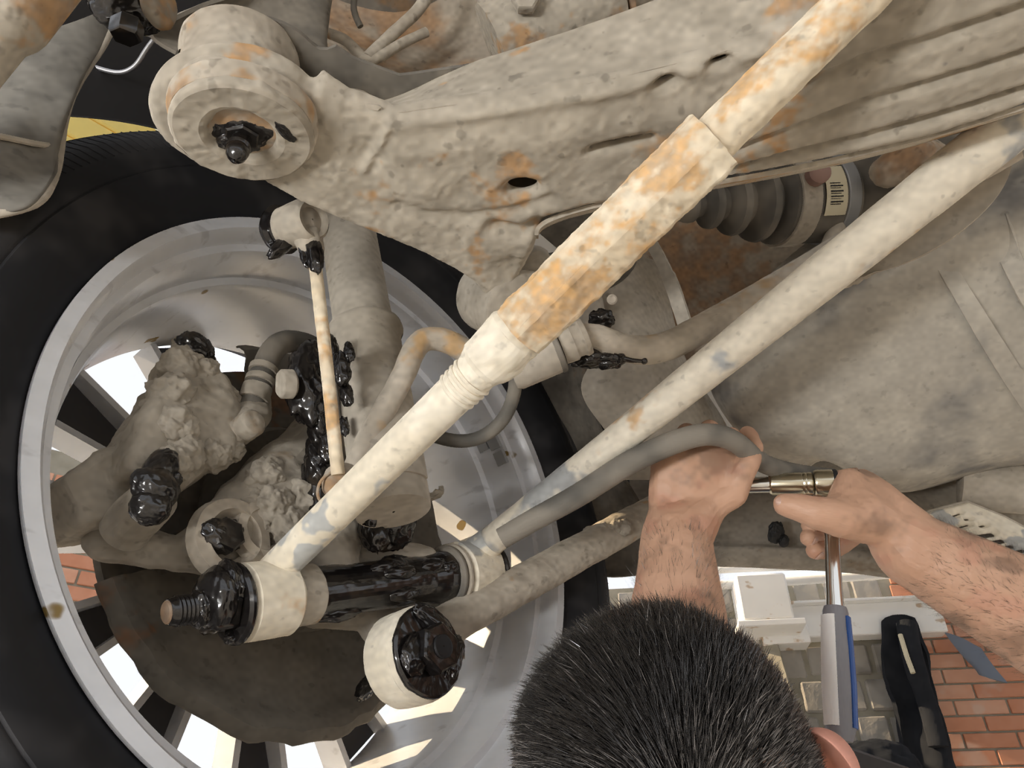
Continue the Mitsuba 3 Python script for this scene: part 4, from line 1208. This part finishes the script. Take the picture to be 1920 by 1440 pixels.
def tank_d(px, py):
    gg = np.array(g)
    i = np.argmin((gg[..., 0] - px) ** 2 + (gg[..., 1] - py) ** 2)
    from scipy.interpolate import griddata
    return float(griddata(gg[..., :2].reshape(-1, 2)[:35], gg[..., 2].reshape(-1)[:35], (px, py)))


for a, b in (([(1722, 440), (1790, 560), (1860, 680), (1960, 830)], [(1752, 430), (1822, 545), (1895, 660), (2000, 810)]), ([(1842, 420), (1890, 520), (1945, 620), (2030, 760)], [(1885, 400), (1925, 500), (1985, 600), (2070, 740)])):
    part('strap', roughen(strap([(x, y, tank_d(x, y)) for x, y in a], [(x, y, tank_d(x, y)) for x, y in b], .007), .0006, 60), 'm_tank', k)
k = thing('splash_lip', 'curved pale lip of a shield beside the front lateral link', 'shield')
g2 = [[(1540, 545, .66), (1640, 505, .63), (1750, 430, .605), (1840, 340, .59), (1868, 280, .585)],
      [(1545, 520, .66), (1640, 485, .63), (1745, 410, .605), (1840, 320, .59), (1880, 272, .585)],
      [(1540, 536, .655), (1660, 506, .625), (1770, 455, .60), (1868, 370, .585), (1892, 280, .58)]]
part('lip', patch([g2[1], g2[0], g2[2]][0:1] + [g2[0]] + [g2[2]], .004, (8, 8)), 'm_strut', k)

# sill and front structure seen beyond the hands
k = thing('sill_panel', 'dusty body sill and floor edge beyond the mechanic\'s hands', 'sill')
g = [[(1180, 880, 1.05), (1330, 900, 1.02), (1480, 900, 1.0), (1640, 900, .98), (1800, 900, .96)],
     [(1180, 960, 1.02), (1330, 960, 1.0), (1480, 950, .98), (1640, 960, .96), (1800, 960, .94)],
     [(1180, 1010, 1.0), (1330, 1012, .985), (1480, 1016, .97), (1640, 1020, .95), (1800, 1030, .93)],
     [(1180, 1022, .99), (1330, 1026, .975), (1480, 1030, .96), (1640, 1040, .94), (1800, 1070, .92)],
     [(1180, 1050, 1.0), (1330, 1054, .985), (1480, 1060, .97), (1640, 1072, .95), (1800, 1110, .93)],
     [(1180, 1048, 1.06), (1330, 1052, 1.04), (1480, 1058, 1.02), (1640, 1070, 1.0), (1800, 1105, .98)]]
part('panel', patch(g, .003, (8, 8), .004, 25, 12), 'm_sill', k, smooth=60)
part('drain_grommet', join(lump(at(1455, 998, .95), (.010, .014, .006), FWD, .35, 2.5, 200), lump(at(1470, 1015, .945), (.006, .008, .005), FWD, .3, 2.5, 201, 3)), 'm_black', k)
k = thing('floor_duct', 'pale tan floor duct lower right behind the forearm', 'floor pan')
g = [[(1650, 900, .90), (1760, 905, .90), (1860, 890, .90), (1980, 880, .90), (2100, 870, .9)],
     [(1660, 950, .86), (1740, 975, .86), (1850, 950, .88), (1980, 930, .88), (2100, 930, .88)],
     [(1670, 990, .84), (1760, 1035, .83), (1880, 1030, .85), (1990, 1010, .86), (2100, 1010, .86)],
     [(1700, 1040, .83), (1800, 1075, .82), (1900, 1090, .82), (2000, 1090, .82), (2100, 1100, .82)],
     [(1760, 1120, .84), (1850, 1150, .83), (1920, 1160, .83), (2010, 1160, .83), (2100, 1170, .83)]]
part('panel', patch(g, .003, (8, 8), .003, 20, 14), 'm_strut', k, smooth=60)
part('pipe', roughen(sweep(spline([at(1800, 905, .84), at(1900, 915, .82), at(2020, 930, .80)], 30), .028, 24), .0008, 50), 'm_strut', k)
# perforated heat shield tray
P0 = at(1722, 968, .78)
pex = unit(at(1880, 1050, .74) - P0)
pey0 = at(1818, 932, .80) - P0
pey = unit(pey0 - pex * (pey0 @ pex))
pen = np.cross(pex, pey)
if pen @ (EYE - P0) > 0:
    pen = -pen


def tray_xy(px, py):
    r = at(px, py, 1.0) - EYE
    n = pen
    p = EYE + r * (((P0 - EYE) @ n) / (r @ n))
    return ((p - P0) @ pex, (p - P0) @ pey)


out = [tray_xy(*q_) for q_ in [(1720, 970), (1745, 955), (1815, 937), (1835, 945), (1885, 965), (1960, 1005), (2050, 1060), (2000, 1100), (1900, 1045), (1830, 1012), (1760, 985)]]
hl = []
for (x0, y0), (x1, y1), wd in [((1826, 1003), (1863, 998), 5), ((1846, 1016), (1882, 1010), 5), ((1866, 1026), (1900, 1020), 4), ((1884, 1036), (1922, 1028), 4), ((1753, 973), (1763, 970), 2.5), ((1768, 983), (1772, 981), 2.5), ((1800, 985), (1818, 980), 2), ((1790, 963), (1802, 959), 2), ((1798, 995), (1802, 993), 2), ((1812, 970), (1818, 969), 2.5), ((1840, 983), (1848, 981), 2.5), ((1905, 1046), (1945, 1036), 4)]:
    hl.append(LineString([tray_xy(x0, y0), tray_xy(x1, y1)]).buffer(wd * .78 / FOCAL))
tp = Polygon(out).buffer(0).difference(shapely.union_all(hl))
tp = max(getattr(tp, 'geoms', [tp]), key=lambda q_: q_.area)
k = thing('heat_shield', 'perforated pale steel heat shield tray with oval slots', 'heat shield')
part('tray', sheet(np.array(tp.exterior.coords), [np.array(i.coords) for i in tp.interiors], lambda X, Y, d: 0.004 * np.clip(1 - d / .004, 0, 1), .0015, .0011, plane=(P0, pex, pey, pen)), 'm_pale', k, smooth=50)
part('rim', sweep(np.array([P0 + pex * a + pey * b + pen * .004 for a, b in [tray_xy(1720, 970), tray_xy(1745, 955), tray_xy(1815, 937), tray_xy(1885, 965), tray_xy(1960, 1005)]]), .0022, 8), 'm_strut', k)
part('back_wall', patch([[P0 + pex * a + pey * b + pen * h for a, b in [tray_xy(1740, 965), tray_xy(1815, 950), tray_xy(1885, 985), tray_xy(1960, 1025), tray_xy(2040, 1075)]] for h in (.02, .03)] + [[P0 + pex * a + pey * b + pen * .03 for a, b in [tray_xy(1740, 985), tray_xy(1830, 1015), tray_xy(1900, 1045), tray_xy(1980, 1095), tray_xy(2020, 1110)]]], .002, (4, 4), world=True), 'm_darkbody', k)

# dark upper body closing the view above everything
k = thing('car_body', 'dark underside of the car body above the suspension', 'car body')
rows = []
for v_ in (-1.0, -0.3, 0.4, 1.1, 2.0):
    row = []
    for s_ in (-1.5, -0.9, -0.4, 0.0, 0.09 if v_ > -.2 else 0.0):
        q_ = WC + s_ * WO + v_ * WV
        row.append(np.array([q_[0], q_[1], 2.26 - .04 * (s_ > -.1)]))
    rows.append(row)
rows = [[r_[0], r_[1], r_[2], r_[3]] for r_ in rows]
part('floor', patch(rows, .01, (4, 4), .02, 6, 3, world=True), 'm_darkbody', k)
q0, q1 = WC + WO * .30 + WV * .44, WC + WO * .28 + WV * 2.2
part('outer_sill', block((q0 + q1) / 2 + np.array([0, 0, .02]), unit(q1 - q0), WZ, unit(np.cross(unit(q1 - q0), WZ)), (np.linalg.norm(q1 - q0), .10, .05), .01), 'm_black', k)
part('fender', patch([[WC + WO * .27 + r_ * (math.cos(a) * WV + math.sin(a) * WW) for a in np.radians(np.linspace(-5, 104, 12))] for r_ in (.40, .50, .62)], .004, (4, 4), world=True), 'm_black', k)

# ------------------------------------------------------------------ upper left: splash guard, damper tube, hanger
k = thing('splash_guard', 'curved grey plastic splash guard at the left edge', 'splash guard')
g = [[(-160, 90, .50), (0, 80, .50), (110, 50, .51), (190, 20, .53), (235, -10, .56)],
     [(-160, 200, .47), (0, 180, .475), (90, 140, .49), (150, 120, .505), (196, 80, .53)],
     [(-160, 260, .45), (0, 255, .455), (70, 250, .47), (115, 230, .48), (150, 150, .51)],
     [(-160, 320, .43), (0, 320, .44), (60, 320, .455), (100, 300, .47), (116, 240, .49)],
     [(-160, 380, .42), (0, 375, .43), (60, 365, .44), (95, 330, .46), (108, 280, .485)],
     [(-160, 408, .42), (0, 402, .43), (62, 385, .44), (96, 350, .46), (110, 300, .485)]]
gg = np.array(g)
part('panel', patch(gg, .004, (8, 8), .0015, 25, 21), 'm_guard', k, smooth=60)
part('rolled_edge', roughen(sweep(spline([at(*q_) for q_ in [(-100, 405, .425), (0, 400, .43), (60, 384, .44), (94, 350, .46), (110, 300, .485), (118, 240, .49), (150, 150, .51), (196, 80, .53), (235, -10, .56)]], 60), .0028, 10), .0004, 80), 'm_strut', k)
part('crease', roughen(sweep(spline([at(*q_) for q_ in [(-100, 255, .447), (0, 256, .452), (60, 268, .462), (104, 274, .478)]], 30), .002, 8), .0003, 80), 'm_strut', k)
k = thing('damper_tube', 'rust-stained tan tube end in the upper left corner', 'tube')
da, db = at(60, -40, .40), at(-70, 260, .40)
dd = unit(db - da)
part('tube', roughen(lathe([(-.08, .001), (-.08, .024), (.004, .0245), (.010, .0235), (.016, .0205), (.12, .019), (.12, .001)], at(10, 10, .40), unit(at(-92, 140, .40) - at(10, 10, .40)), 48), .0012, 60), 'm_frame', k)
k = thing('stabiliser_bolt', 'black greased bolt and rusty cap at the top left edge', 'bolt')
part('grease', join(lump(at(238, 15, .47), (.022, .016, .014), FWD, .22, 2.3, 210), lump(at(205, -5, .47), (.014, .012, .012), FWD, .25, 2.3, 211)), 'm_grease', k)
part('nut', hexnut(at(240, 40, .455), -UPC - FWD * .3, .0095, .012), 'm_grease', k)
part('cap', roughen(puck(at(285, 12, .47), unit(RIGHT - FWD * .3), .014, .010, .003), .0012, 90), 'm_frame', k)
k = thing('wire_hanger', 'bright bent wire loop behind the greased bolt', 'wire')
part('wire', sweep(spline([at(172, 124, .70), at(195, 131, .70), at(230, 135, .70), at(252, 124, .70), at(272, 96, .70), at(290, 72, .70)], 40), .0022, 10), 'm_wire', k)
part('rod', sweep(np.array([at(205, 42, .66), at(262, 60, .68), at(335, 90, .70)]), .0014, 8), 'm_wire', k)
part('clip', block(at(238, 58, .66), unit(RIGHT - UPC * .25), UPC, FWD, (.013, .005, .004), .001), 'm_chrome', k)

# ------------------------------------------------------------------ the mechanic
PERSON = thing('person', 'mechanic with short black hair reaching up with both dirty hands, seen from behind', 'person')
H = at(1258, 1512, .425)
HU, HB, HR = None, None, None
head_up = unit(UPC * .80 - FWD * .35 - RIGHT * .30)        # towards the crown of the tilted head
hr0 = unit(RIGHT - FWD * .16)
head_r = unit(hr0 - head_up * (hr0 @ head_up))
head_f = np.cross(head_up, head_r)                          # where the face looks (away from the viewer)
if head_f @ FWD < 0:
    head_f = -head_f


def hd(r, f, u):
    return H + head_r * r + head_f * f + head_up * u


WR, WL = at(1712, 1030, .615), at(1268, 1010, .615)         # wrists
ER, EL = at(2240, 1320, .56), at(1275, 1420, .50)           # elbows
SHR, SHL = hd(.215, -.02, -.27), hd(-.19, -.02, -.27)
J = {
    'skull': (hd(0, -.012, .005), .083), 'brow': (hd(0, .022, .0), .076), 'jaw': (hd(0, .055, -.085), .036), 'cheekl': (hd(-.035, .04, -.05), .040), 'cheekr': (hd(.035, .04, -.05), .040), 'nose': (hd(0, .108, -.03), .012), 'noseb': (hd(0, .088, .0), .014),
    'neck0': (hd(0, -.025, -.09), .056), 'neck1': (hd(0, -.03, -.19), .060), 'chest': (hd(0, -.01, -.34), .11), 'sl': (SHL, .052), 'sr': (SHR, .052), 'hip': (hd(0, .05, -.62), .12),
    'el': (EL, .040), 'er': (ER, .042), 'fml': (EL * .62 + WL * .38, .040), 'fmr': (ER * .60 + WR * .40, .046), 'wl': (WL, .0285), 'wr': (WR, .0305),
}
bones = [('skull', 'brow'), ('brow', 'cheekl', 'cheekr', 'jaw'), ('skull', 'cheekl', 'cheekr'), ('nose', 'noseb'), ('skull', 'neck0'), ('neck0', 'jaw'), ('neck0', 'neck1'), ('neck1', 'chest'), ('neck1', 'sl'), ('neck1', 'sr'), ('sl', 'chest', 'sr'), ('chest', 'hip'), ('sl', 'el'), ('sr', 'er'), ('el', 'fml'), ('er', 'fmr'), ('fml', 'wl'), ('fmr', 'wr')]


def J_(name, px, py, d, w):
    J[name] = (at(px, py, d), w / 2 * d / FOCAL)


# left hand: back of the hand to us, fingers going up and away round the extension bar, thumb at the right
J_('lp0', 1246, 960, .63, 60); J_('lp1', 1300, 965, .625, 66); J_('lp2', 1338, 935, .63, 60)
for i, (a, b) in enumerate([((1243, 880, .635), 46), ((1283, 858, .632), 50), ((1326, 850, .632), 50), ((1364, 860, .636), 48)]):
    J_('lk%d' % i, *a, b)
bones += [('wl', 'lp0', 'lp1'), ('wl', 'lp1', 'lp2'), ('lp0', 'lp1', 'lk0', 'lk1'), ('lp1', 'lk1', 'lk2'), ('lp1', 'lp2', 'lk2', 'lk3')]
for i, (a, b, c) in enumerate([((1250, 842, .665), (1275, 868, .705), (1300, 905, .70)), ((1288, 812, .665), (1308, 840, .715), (1325, 890, .71)), ((1330, 806, .665), (1346, 836, .715), (1358, 890, .71)), ((1372, 822, .668), (1382, 846, .71), (1386, 895, .705))]):
    J_('la%d' % i, *a, 40); J_('lb%d' % i, *b, 36); J_('lc%d' % i, *c, 32)
    bones += [('lk%d' % i, 'la%d' % i), ('la%d' % i, 'lb%d' % i), ('lb%d' % i, 'lc%d' % i)]
J_('lt0', 1372, 925, .625, 58); J_('lt1', 1400, 872, .625, 46); J_('lt2', 1412, 838, .640, 38); J_('lt3', 1402, 815, .665, 32)
bones += [('lp2', 'lt0', 'lk3'), ('lp1', 'lp2', 'lt0'), ('lt0', 'lt1'), ('lt1', 'lt2'), ('lt2', 'lt3')]

# right hand: closed on the ratchet, thumb along the bar pointing left
J_('rp0', 1655, 985, .615, 82); J_('rp1', 1620, 960, .612, 84); J_('rp2', 1650, 930, .63, 60)
for i, (a, b) in enumerate([((1592, 908, .628), 52), ((1618, 905, .655), 50), ((1632, 925, .68), 48), ((1640, 955, .70), 44)]):
    J_('rk%d' % i, *a, b)
bones += [('wr', 'rp0'), ('wr', 'rp0', 'rp2'), ('rp0', 'rp1', 'rp2'), ('rp1', 'rk0', 'rk1', 'rp2'), ('rp2', 'rk1', 'rk2'), ('rp0', 'rk2', 'rk3', 'rp2')]
for i, (a, b, c) in enumerate([((1566, 903, .665), (1545, 935, .690), (1540, 965, .68)), ((1575, 930, .695), (1535, 960, .70), (1518, 985, .675)), ((1590, 970, .71), (1545, 1000, .705), (1516, 1008, .67)), ((1600, 1000, .71), (1560, 1030, .70), (1528, 1032, .665))]):
    J_('ra%d' % i, *a, 42); J_('rb%d' % i, *b, 38); J_('rc%d' % i, *c, 32)
    bones += [('rk%d' % i, 'ra%d' % i), ('ra%d' % i, 'rb%d' % i), ('rb%d' % i, 'rc%d' % i)]
J_('rt0', 1580, 970, .602, 78); J_('rt1', 1530, 962, .600, 60); J_('rt2', 1496, 950, .606, 50); J_('rt3', 1472, 946, .610, 42)
bones += [('rp1', 'rp0', 'rt0'), ('rk0', 'rp1', 'rt0'), ('rt0', 'rt1'), ('rt1', 'rt2'), ('rt2', 'rt3')]
body = hull_chain(J, bones, .0045, 10, 24)
BODY = roughen(body, .0013, 60, 4)
part('body', BODY, 'm_skin', PERSON, smooth=True)
# fine dark hairs on both forearms
fv, fn_ = np.array(BODY.triangles_center), np.array(BODY.face_normals)
hs = []
for (p_, q_), n_h in (((ER, WR), 2600), ((EL, WL), 1500)):
    ax_ = q_ - p_
    t_ = ((fv - p_) @ ax_) / (ax_ @ ax_)
    near = np.linalg.norm(fv - (p_ + t_[:, None] * ax_), axis=1) < .075
    idx = np.nonzero(near & (t_ > .25) & (t_ < .97))[0]
    idx = RNG.choice(idx, min(n_h, len(idx) * 3))
    r0_ = fv[idx] + RNG.normal(size=(len(idx), 3)) * .0012
    dir_ = unit(ax_) * .8 + fn_[idx] * .45 + RNG.normal(size=(len(idx), 3)) * .22
    L_ = RNG.uniform(.006, .013, len(idx))[:, None]
    s_ = np.cross(dir_, fn_[idx])
    s_ /= np.linalg.norm(s_, axis=1, keepdims=True) + 1e-9
    o_ = np.cross(s_, dir_)
    o_ /= np.linalg.norm(o_, axis=1, keepdims=True) + 1e-9
    w_ = .00013
    v_ = np.stack([r0_ + s_ * w_ - fn_[idx] * .001, r0_ - s_ * w_ - fn_[idx] * .001, r0_ + o_ * w_ - fn_[idx] * .001, r0_ + dir_ * L_], 1).reshape(-1, 3)
    b_ = np.arange(len(idx))[:, None] * 4
    hs.append(trimesh.Trimesh(v_, np.vstack([b_ + [0, 1, 3], b_ + [1, 2, 3], b_ + [2, 0, 3]]), process=False))
part('arm_hair', join(*hs), 'm_hair', PERSON, label='dark hairs on the forearms', smooth=False, kind='stuff')
# ears
for sg in (1, -1):
    ec = hd(.084 * sg, .030, -.004) if sg == 1 else hd(-.084, .010, -.03)
    ex_, ey_, ez_ = unit(head_r * sg * .75 - head_f * .66), head_up, None
    ez_ = np.cross(ex_, ey_)
    v = []
    prof = [(math.cos(t) * .019 * (1.15 if math.sin(t) > 0 else .85), math.sin(t) * .033) for t in np.linspace(0, 2 * math.pi, 30, endpoint=False)]
    m = trimesh.creation.icosphere(subdivisions=4)
    q_ = np.array(m.vertices)
    rr = np.hypot(q_[:, 0], q_[:, 1])
    wdt = np.where(q_[:, 1] > 0, 1.1, .8)
    Z_ = q_[:, 2] * .006 + .007 * (rr ** 4) - .004 * np.clip(1 - rr, 0, 1)
    E_ = ec + ex_ * .012 + (q_[:, :1] * .017 * wdt[:, None]) * ex_ + q_[:, 1:2] * .029 * ey_ + Z_[:, None] * ez_
    part('ear', trimesh.Trimesh(E_, m.faces, process=False), 'm_ear', PERSON, label='reddish ear' if sg == 1 else None, smooth=True)
for c_, d_, n_ in ((J['rt3'][0], unit(J['rt3'][0] - J['rt2'][0]), unit(EYE - J['rt3'][0] + UPC * .2)), (J['rc1'][0], unit(J['rc1'][0] - J['rb1'][0]), -FWD - RIGHT * .6), (J['rc2'][0], unit(J['rc2'][0] - J['rb2'][0]), -FWD - RIGHT * .6), (J['rc3'][0], unit(J['rc3'][0] - J['rb3'][0]), -FWD - RIGHT * .6)):
    n_ = unit(n_ - d_ * (n_ @ d_))
    x_ = np.cross(d_, n_)
    m = trimesh.creation.icosphere(subdivisions=3)
    q_ = np.array(m.vertices)
    part('fingernail', trimesh.Trimesh(c_ + d_ * .001 + n_ * .0072 + q_[:, :1] * .0050 * x_ + q_[:, 1:2] * .0065 * d_ + q_[:, 2:] * .0016 * n_ - (q_[:, :1] ** 2) * .0014 * n_, m.faces, process=False), 'm_nail', PERSON, smooth=True)

# shirt over the shoulders (outside the frame)
shirt = hull_chain({'c': (hd(0, -.01, -.36), .122), 'sl': (SHL, .066), 'sr': (SHR, .066), 'n': (hd(0, -.03, -.22), .070), 'hip': (hd(0, .05, -.66), .135), 'ul': (SHL * .6 + EL * .4, .058), 'ur': (SHR * .6 + ER * .4, .058)}, [('sl', 'c', 'sr'), ('n', 'sl', 'sr'), ('c', 'hip'), ('sl', 'ul'), ('sr', 'ur')], .012, 6)
part('shirt', roughen(shirt, .005, 18), 'm_shirt', PERSON, smooth=True)

# hair: short strands rooted on the skull, combed from a whorl near the back of the crown
NH = 52000
u = RNG.normal(size=(NH * 2, 3))
u /= np.linalg.norm(u, axis=1, keepdims=True)
a1, f1, u1 = u[:, 0], u[:, 1], u[:, 2]                      # right, face, up
keep = (RNG.uniform(size=len(u1)) > .75 * np.exp(-(((a1 - .55) / .18) ** 2 + ((u1 - .47) / .14) ** 2))) & (u1 > -.62) & (f1 < .55 + .25 * u1) & ~((np.abs(a1) > .80) & (u1 < -.05) & (f1 > -.45))
u = u[keep][:NH]
semi = np.array([.0845, .1005, .0895])
off = np.array([0, .006, .004])
loc = u * semi + off
nrm = u / semi
nrm /= np.linalg.norm(nrm, axis=1, keepdims=True)
whorl = unit(np.array([.25, -.75, .62]))
away = u - whorl
away -= nrm * (away * nrm).sum(1, keepdims=True)
away /= np.linalg.norm(away, axis=1, keepdims=True) + 1e-6
swirl = np.cross(nrm, away)
lift = np.clip(.55 + .9 * u[:, 2], .30, 1.15)[:, None]
dirv = away * (1.1 - .35 * lift) + swirl * .30 + nrm * lift * .48 + RNG.normal(size=u.shape) * .20
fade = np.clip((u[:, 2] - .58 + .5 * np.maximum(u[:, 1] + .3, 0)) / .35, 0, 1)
near_ear = np.exp(-(((u[:, 0] - .55) / .22) ** 2 + ((u[:, 2] - .47) / .18) ** 2))
length = (.008 + .013 * fade) * RNG.uniform(.65, 1.2, len(u)) * (1 - .55 * near_ear)
dirv /= np.linalg.norm(dirv, axis=1, keepdims=True)
M3 = np.stack([head_r, head_f, head_up])
root = H + loc @ M3
dv, nv = dirv @ M3, nrm @ M3
bend = (away + np.array([0, -.2, -.5])) @ M3
bend /= np.linalg.norm(bend, axis=1, keepdims=True)
mid = root + dv * (length * .55)[:, None]
tip = mid + (dv * .8 + bend * .45) * (length * .5)[:, None]
rad = .00034


def strands(sel, r):
    n = len(sel)
    side1 = np.cross(dv[sel], nv[sel] + 1e-3)
    side1 /= np.linalg.norm(side1, axis=1, keepdims=True) + 1e-9
    side2 = np.cross(dv[sel], side1)
    cs = [(math.cos(t), math.sin(t)) for t in (0, 2.094, 4.189)]
    v = np.concatenate([root[sel] - nv[sel] * .002 + r * (c * side1 + s * side2) for c, s in cs] + [mid[sel] + r * .8 * (c * side1 + s * side2) for c, s in cs] + [tip[sel]])
    i = np.arange(n)
    f = []
    for q_ in range(3):
        w = (q_ + 1) % 3
        f += [np.c_[q_ * n + i, w * n + i, (3 + w) * n + i], np.c_[q_ * n + i, (3 + w) * n + i, (3 + q_) * n + i], np.c_[(3 + q_) * n + i, (3 + w) * n + i, 6 * n + i]]
    return trimesh.Trimesh(v, np.vstack(f), process=False)


grey = RNG.uniform(size=len(u)) < .04 + .55 * (1 - fade)  # more pale strands lower down: light sheen put into the hair colour
part('hair', strands(np.nonzero(~grey)[0], rad), 'm_hair', PERSON, label='short black hair', smooth=False, kind='stuff')
part('sheen_hair', strands(np.nonzero(grey)[0], rad), 'm_hair_sheen', PERSON, label='paler strands painting a light sheen on the lower black hair', smooth=False, kind='stuff')

# ------------------------------------------------------------------ ratchet and socket
k = thing('ratchet_wrench', 'chrome ratchet wrench with extension, socket and blue handle held in both hands', 'wrench')
x0, x1 = at(1330, 912, .668), at(1566, 905, .640)
xd = unit(x1 - x0)
q0 = lambda px: onaxis(x0, xd, px)
part('extension_bar', rod(q0(1340), q0(1446), wid(30, .66 / KS)), 'm_chrome', k)
n_ = np.linalg.norm(q0(1524) - q0(1442))
rs = wid(42, .648 / KS)
part('socket', lathe([(0, .001), (0, rs * .80), (.002, rs * .96), (n_ * .52, rs), (n_ * .60, rs), (n_ * .74, rs), (n_ * .76, rs * .95), (n_ * .80, rs), (n_ * .84, rs), (n_ * .86, rs * .95), (n_ * .9, rs), (n_ - .001, rs), (n_, rs * .9), (n_, .001)], q0(1442), xd, 48), 'm_brass_chrome', k)
n_ = np.linalg.norm(q0(1563) - q0(1526))
rh = wid(50, .642 / KS)
part('ratchet_head', lathe([(0, .001), (0, rh * .9), (.002, rh), (n_ - .002, rh), (n_, rh * .94), (n_, .001)], q0(1526), xd, 56), 'm_brass_chrome', k)
part('head_ring', puck(q0(1561), xd, rh * 1.02, .004, .001), 'm_black', k)
h0, h1 = at(1556, 930, .655), at(1578, 1395, .56)
hdv = unit(h1 - h0)
hp_ = lambda py: h0 + hdv * (-((h0 - EYE) @ (UPC + (py - 720) / FOCAL * FWD)) / (hdv @ (UPC + (py - 720) / FOCAL * FWD)))
a_, b_, c_, d_ = hp_(930), hp_(1060), hp_(1148), hp_(1390)
part('shank', sweep(np.linspace(a_, c_, 30), np.interp(np.linspace(0, 1, 30), [0, .5, .85, 1], [.0062, .0060, .0064, .0072]), 20), 'm_chrome', k)
L_ = np.linalg.norm(d_ - c_)
prof = [(-.004, .001), (-.004, .0088), (0, .0098), (.012, .0100), (L_ * .3, .0112), (L_ * .6, .0118), (L_ * .9, .0110), (L_, .008), (L_, .001)]
part('grip', lathe(prof, c_, hdv, 30), 'm_gripgrey', k, label='grey grip')
ga, gb, _ = frame(hdv, hint=(1, 0, 0))
for sg in (1, -1):
    cc = []
    base = unit(RIGHT * sg + UPC * .1 - FWD * .55)
    base = unit(base - hdv * (base @ hdv))
    bb_ = np.cross(hdv, base)
    rows = []
    for f in np.linspace(.04, .9, 14):
        r_ = np.interp(f, [0, .3, .6, .9], [.0100, .0112, .0118, .0110]) + .0012
        rows.append([c_ + hdv * (L_ * f) + r_ * (base * math.cos(t) + bb_ * math.sin(t)) for t in np.linspace(-.62, .62, 6)])
    part('grip_inlay', patch(rows, .0015, (2, 3), world=True), 'm_blue' if sg == 1 else 'm_white', k, label='blue inlay' if sg == 1 else 'pale inlay')
